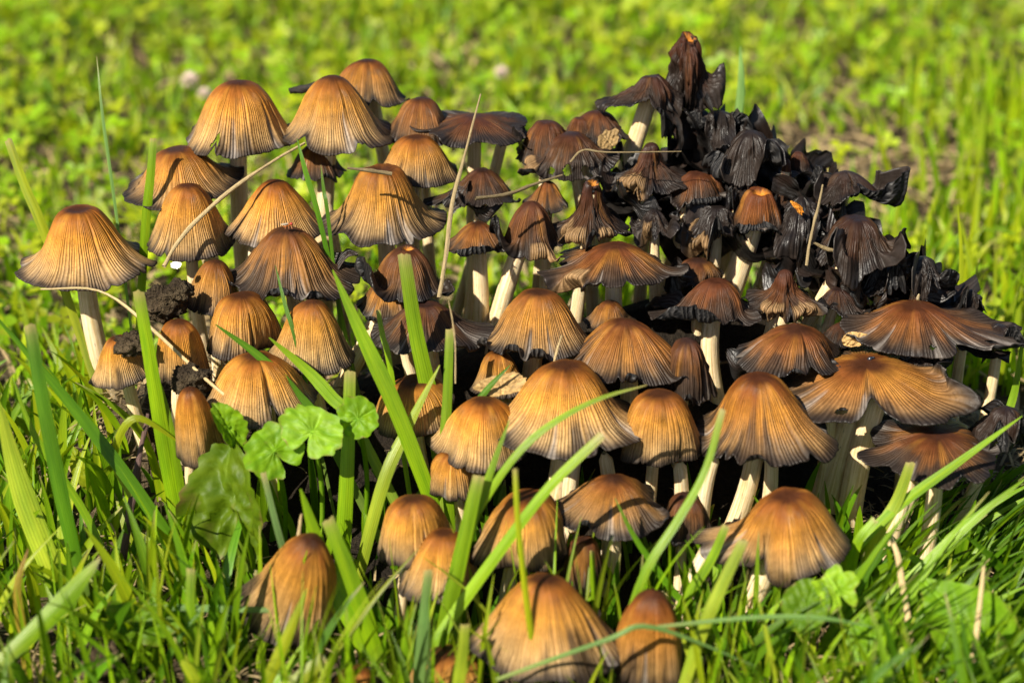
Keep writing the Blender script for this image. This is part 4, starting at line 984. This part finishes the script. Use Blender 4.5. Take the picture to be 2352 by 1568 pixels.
def clover_head(u, v, size, label, seed, h=2.6):
    c = on_ground(u, v, h); r = np.random.default_rng(seed)
    foot = np.array([c[0] + .2, c[1] + .1, 0.0])
    e = empty('clover_flower', foot, label, 'clover flower', 'clover flower heads in the lawn behind')
    VV, FF = [], []
    for i in range(46):
        z = 1 - 1.7 * (i + .5) / 46; a = i * 2.399; rr = math.sqrt(max(0, 1 - z * z))
        d = np.array([rr * math.cos(a), rr * math.sin(a), z * .9 + .15]); d = d / np.linalg.norm(d)
        t1 = nrm(np.cross(d, [.2, .3, 1])); t2 = np.cross(d, t1)
        b0 = len(VV); L = size * r.uniform(.85, 1.1); w = size * .16
        VV += [c + d * L * .25, c + d * L * .7 + t1 * w, c + d * L * .7 - t1 * w, c + d * L * .7 + t2 * w * .8, c + d * L]
        FF += [(b0, b0 + 1, b0 + 3), (b0, b0 + 3, b0 + 2), (b0 + 1, b0 + 4, b0 + 3), (b0 + 3, b0 + 4, b0 + 2), (b0, b0 + 2, b0 + 1), (b0 + 1, b0 + 2, b0 + 4)]
    make_mesh('petals', np.array(VV), FF, M_PETAL, None, e, origin=foot)
    n = 8; pts = foot + (c - foot) * np.linspace(0, 1, n)[:, None]
    a = np.linspace(0, 2 * math.pi, 7)
    X = pts[:, None] + np.stack([np.cos(a), np.sin(a), 0 * a], -1)[None] * .07
    make_mesh('stalk', X.reshape(-1, 3), grid_faces(n, 7), M_LAWN, {'col': col4(GREEN, n * 7), 'cuv': np.zeros((n * 7, 3))}, e, origin=foot)
clover_head(436, 186, .5, 'white clover head left of the rear tan caps', 1)
clover_head(470, 216, .38, 'pinkish clover head just below the white one at left', 2, 2.2)
clover_head(1152, 168, .42, 'pale pink clover head behind the rear centre', 3)

# ------------------------------------------------------------------ lawn, thatch
CLUMP = [(20, 690), (40, 480), (280, 320), (430, 170), (720, 120), (950, 130), (1350, 230), (1500, 60), (1690, 60), (1900, 360), (2100, 360), (2210, 600), (2360, 700), (2360, 1050), (2060, 1090), (1950, 1230),
         (1950, 1340), (1620, 1330), (1575, 1600), (1060, 1600), (1090, 1400), (900, 1390), (860, 1300), (860, 1010), (760, 930), (700, 990), (460, 1080), (400, 1080), (350, 900), (210, 900), (180, 690)]
BURIED = [(420, 1000), (640, 1030), (640, 1222), (775, 1222), (790, 1492), (560, 1492), (540, 1310), (430, 1180)]
def lawn(name, n, xr, yr, hmin, hmax, wmin, wmax, cols, label, cat, lean, seed, segs=5, three=True, dens=None, keep_clear=True, leanx=0.0, mat=None, flat=False, maxtop=None):
    r = np.random.default_rng(seed)
    x = r.uniform(*xr, n); y = r.uniform(*yr, n)
    if dens is not None:
        k = r.uniform(size=n) < dens(x, y); x, y = x[k], y[k]
    n = len(x)
    h = r.uniform(hmin, hmax, n) * (.75 + .35 * vnoise(x * .35, y * .35, 0 * x, seed)); w = r.uniform(wmin, wmax, n)
    az = r.uniform(0, 2 * math.pi, n); le = r.uniform(.1, 1, n) * lean
    dx = np.cos(az) * le + leanx; dy = np.sin(az) * le
    z0 = terrain(x, y)
    s = np.linspace(0, 1, segs + 1)[None]
    if flat:
        up = .12 + .25 * r.uniform(size=n)
        C3 = np.stack([x[:, None] + (np.cos(az) * h)[:, None] * (s - .5), y[:, None] + (np.sin(az) * h)[:, None] * (s - .5), z0[:, None] + .08 + (up * h * r.uniform(0, 1, n))[:, None] * s + .12 * h[:, None] * np.sin(s * 3.1)], -1)
    else:
        C3 = np.stack([x[:, None] + (dx * h)[:, None] * s ** 1.8, y[:, None] + (dy * h)[:, None] * s ** 1.8, z0[:, None] - .1 + h[:, None] * s * (1 - .28 * le[:, None] * s)], -1)
    if keep_clear:
        u, v = proj(C3)
        bad = in_poly(u, v, CLUMP).any(1) & (y < 9)
        b2 = in_poly(u, v, BURIED).any(1) & (r.uniform(size=n) < .55)
        if maxtop is not None: bad |= (v.min(1) < maxtop)
        cx, cy = (x - 1) / 12.5, (y - 0) / 9.5
        bad |= (cx * cx + cy * cy < .55)
        k = ~(bad | b2)
        C3, w, x, y, az = C3[k], w[k], x[k], y[k], az[k]; n = len(x)
    tan = nrm(np.gradient(C3, axis=1))
    fa = r.uniform(-1.1, 1.1, n)
    sd = np.stack([np.cos(fa), np.sin(fa), 0 * fa], -1)[:, None]
    side = nrm(sd - tan * (sd * tan).sum(-1, keepdims=True)); nor = np.cross(side, tan)
    ww = (w[:, None] * (1 - .9 * np.clip((s - .45) / .55, 0, 1) ** 1.6) / 2)[..., None]
    cols_q = (-1, 0, 1) if three else (-1, 1)
    X = np.stack([C3 + side * ww * q + nor * ww * .35 * abs(q) for q in cols_q], 2)
    m = len(cols_q)
    cols = np.asarray(cols); pick = r.integers(0, len(cols), n); mixf = r.uniform(0, 1, n)[:, None]
    C = cols[pick] * mixf + cols[(pick + 1) % len(cols)] * (1 - mixf); C = C * r.uniform(.75, 1.25, n)[:, None]
    C = np.broadcast_to(C[:, None, None], (*X.shape[:3], 3)).copy()
    tipf = (r.uniform(size=n) < .25)[:, None, None, None] * (s[:, :, None, None] > .92) * .8
    C = C * (1 - tipf) + np.array([.42, .33, .15]) * tipf
    i = np.arange(segs)[:, None] * m + np.arange(m - 1)[None]
    f1 = np.stack([i, i + 1, i + m + 1, i + m], -1).reshape(-1, 4)
    F = (f1[None] + (np.arange(n) * (segs + 1) * m)[:, None, None]).reshape(-1, 4)
    U = np.stack(np.broadcast_arrays((np.array(cols_q) * .5 + .5)[None, None], (s * 3)[:, :, None], r.uniform(0, 50, n)[:, None, None]), -1)
    ob = make_mesh(name, X.reshape(-1, 3), F, mat or M_BLADE, {'col': np.concatenate([C, np.ones((*C.shape[:3], 1))], -1).reshape(-1, 4), 'cuv': U.reshape(-1, 3)})
    return tag(ob, label, cat, kind='stuff')
def bare(x, y):      # worn patches of the lawn
    return 1 - .97 * np.exp(-((x - 16.5) / 6) ** 2 - ((y - 36) / 10) ** 2) - .5 * np.exp(-((x + 18) / 8) ** 2 - ((y - 30) / 8) ** 2) - .8 * np.exp(-((x + 12) / 4) ** 2 - ((y - 14) / 5) ** 2) - .5 * np.exp(-((x + 2) / 4) ** 2 - ((y - 38) / 7) ** 2)
G4 = [GREEN * 1.1, GREEN * 1.45, PALE, YEL * 1.1, YEL * 1.2, DARK * 1.7]
lawn('foreground_grass', 1150, (-17, 17), (-16, 7), 1.2, 5.0, .10, .34, [GREEN * .9, DARK * 1.2, GREEN * 1.1, DARK * 1.5, DARK * .9], 'green grass growing thick around the front of the clump', 'grass', .75, 31, segs=7, leanx=.05)
lawn('right_grass', 560, (8, 17), (-12, 2), 2.6, 6.0, .10, .26, [GREEN * .9, GREEN * 1.1, DARK * 1.2, DARK * .8], 'long bright grass leaning right at the right front', 'grass', .45, 32, segs=7, leanx=.55)
lawn('left_grass', 420, (-17, -8), (-8, 8), 2.0, 5.0, .16, .36, [GREEN, DARK * 1.3, YEL], 'tangled grass at the left beside the clump', 'grass', .7, 33, segs=7)
lawn('lawn_grass', 32000, (-48, 48), (5, 105), .8, 3.0, .12, .32, G4, 'blurred lawn grass behind the clump', 'grass', .8, 34, segs=3, three=False, dens=lambda x, y: np.clip(bare(x, y) * (1.1 - y / 160), .05, 1))
lawn('tall_grass', 1500, (13, 34), (4, 44), 3.0, 6.2, .16, .34, [GREEN * 1.3, YEL, PALE, GREEN], 'taller upright grass behind the clump at right', 'grass', .28, 35, segs=5, three=False, dens=lambda x, y: np.clip((x - 14) / 11, 0, 1) * np.clip(bare(x, y), 0, 1))
lawn('thatch', 16000, (-45, 45), (5, 80), .8, 3.6, .06, .20, [STRAW, STRAW * .7, STRAW * 1.2, (.25, .17, .08)], 'dry straw thatch lying on the soil', 'thatch', .5, 36, segs=3, three=False, keep_clear=False, flat=True, mat=M_DRY, dens=lambda x, y: np.clip(1.25 - bare(x, y) + .35 * fbm(x * .1, y * .1, 0 * x, 55, 2), .1, 1))
lawn('front_thatch', 5200, (-17, 17), (-16, 8), .6, 2.6, .03, .10, [STRAW, STRAW * .7, STRAW * 1.2, (.20, .13, .06)], 'fine dry straw litter around the clump', 'thatch', .5, 37, segs=5, three=False, keep_clear=False, flat=True, mat=M_DRY, dens=lambda x, y: np.where(((x - 1) / 9.5) ** 2 + ((y - .5) / 8) ** 2 < 1, .06, 1.0))
lawn('clump_grass', 260, (-8, 10.5), (-9, -1.5), 1.2, 3.4, .16, .34, [DARK, DARK * 1.3, GREEN], 'short dark grass between the stems of the clump', 'grass', .4, 38, segs=6, keep_clear=False)
lawn('fine_grass', 380, (-15, 15), (-13, -7), 2.2, 5.6, .05, .18, [GREEN, GREEN * 1.3, PALE, YEL * .8], 'thin bright blades overlapping the lowest caps', 'grass', .6, 39, segs=7, keep_clear=False)
# low clover leaves of the lawn
def clover(n, seed):
    r = np.random.default_rng(seed)
    x = r.uniform(-48, 48, n); y = r.uniform(7, 105, n)
    pat = fbm(x * .11, y * .11, 0 * x, 77, 2)
    k = (r.uniform(size=n) < np.clip((.55 + 1.2 * pat) * bare(x, y), 0.02, 1)) & ~((x > 12) & (y < 30) & (r.uniform(size=n) < .8)); x, y = x[k], y[k]; n = len(x)
    hgt = r.uniform(.5, 2.4, n); sz = r.uniform(.25, .6, n); ph = r.uniform(0, 6.28, n)
    nrmv = nrm(np.stack([r.normal(size=n) * .45, r.normal(size=n) * .45 - .15, np.ones(n)], -1))
    t1 = nrm(np.cross(nrmv, np.array([0.13, 1, .2]))); t2 = np.cross(nrmv, t1)
    ctr = np.stack([x, y, terrain(x, y) + hgt], -1)
    g = np.array([(0, 0, 0), (.45, -.42, .10), (.95, -.40, .16), (1.12, 0, .06), (.95, .40, .16), (.45, .42, .10), (.6, 0, -.04)])
    Vs, Cs = [], []
    base = np.array([GREEN * 1.1, GREEN * 1.5, YEL * 1.1, PALE, YEL * .9])
    cc = base[r.integers(0, 5, n)] * r.uniform(.75, 1.3, n)[:, None]
    for q in range(3):
        a = ph + q * 2.094
        d1 = t1 * np.cos(a)[:, None] + t2 * np.sin(a)[:, None]; d2 = np.cross(nrmv, d1)
        Vs.append(ctr[:, None] + (d1[:, None] * g[None, :, 0:1] + d2[:, None] * g[None, :, 1:2] + nrmv[:, None] * g[None, :, 2:3]) * sz[:, None, None])
        Cs.append(np.broadcast_to(cc[:, None], (n, 7, 3)))
    X = np.stack(Vs, 1).reshape(-1, 3); C = np.stack(Cs, 1).reshape(-1, 3)
    f0 = np.array([(0, 1, 6), (1, 2, 6), (2, 3, 6), (3, 4, 6), (4, 5, 6), (5, 0, 6)])
    F = (f0[None] + (np.arange(n * 3) * 7)[:, None, None]).reshape(-1, 3)
    ob = make_mesh('clover_leaves', X, F, M_LAWN, {'col': np.concatenate([C, np.ones((len(C), 1))], -1), 'cuv': np.zeros((len(C), 3))})
    tag(ob, 'small clover leaves covering the lawn behind', 'clover', kind='stuff')
clover(10000, 41)
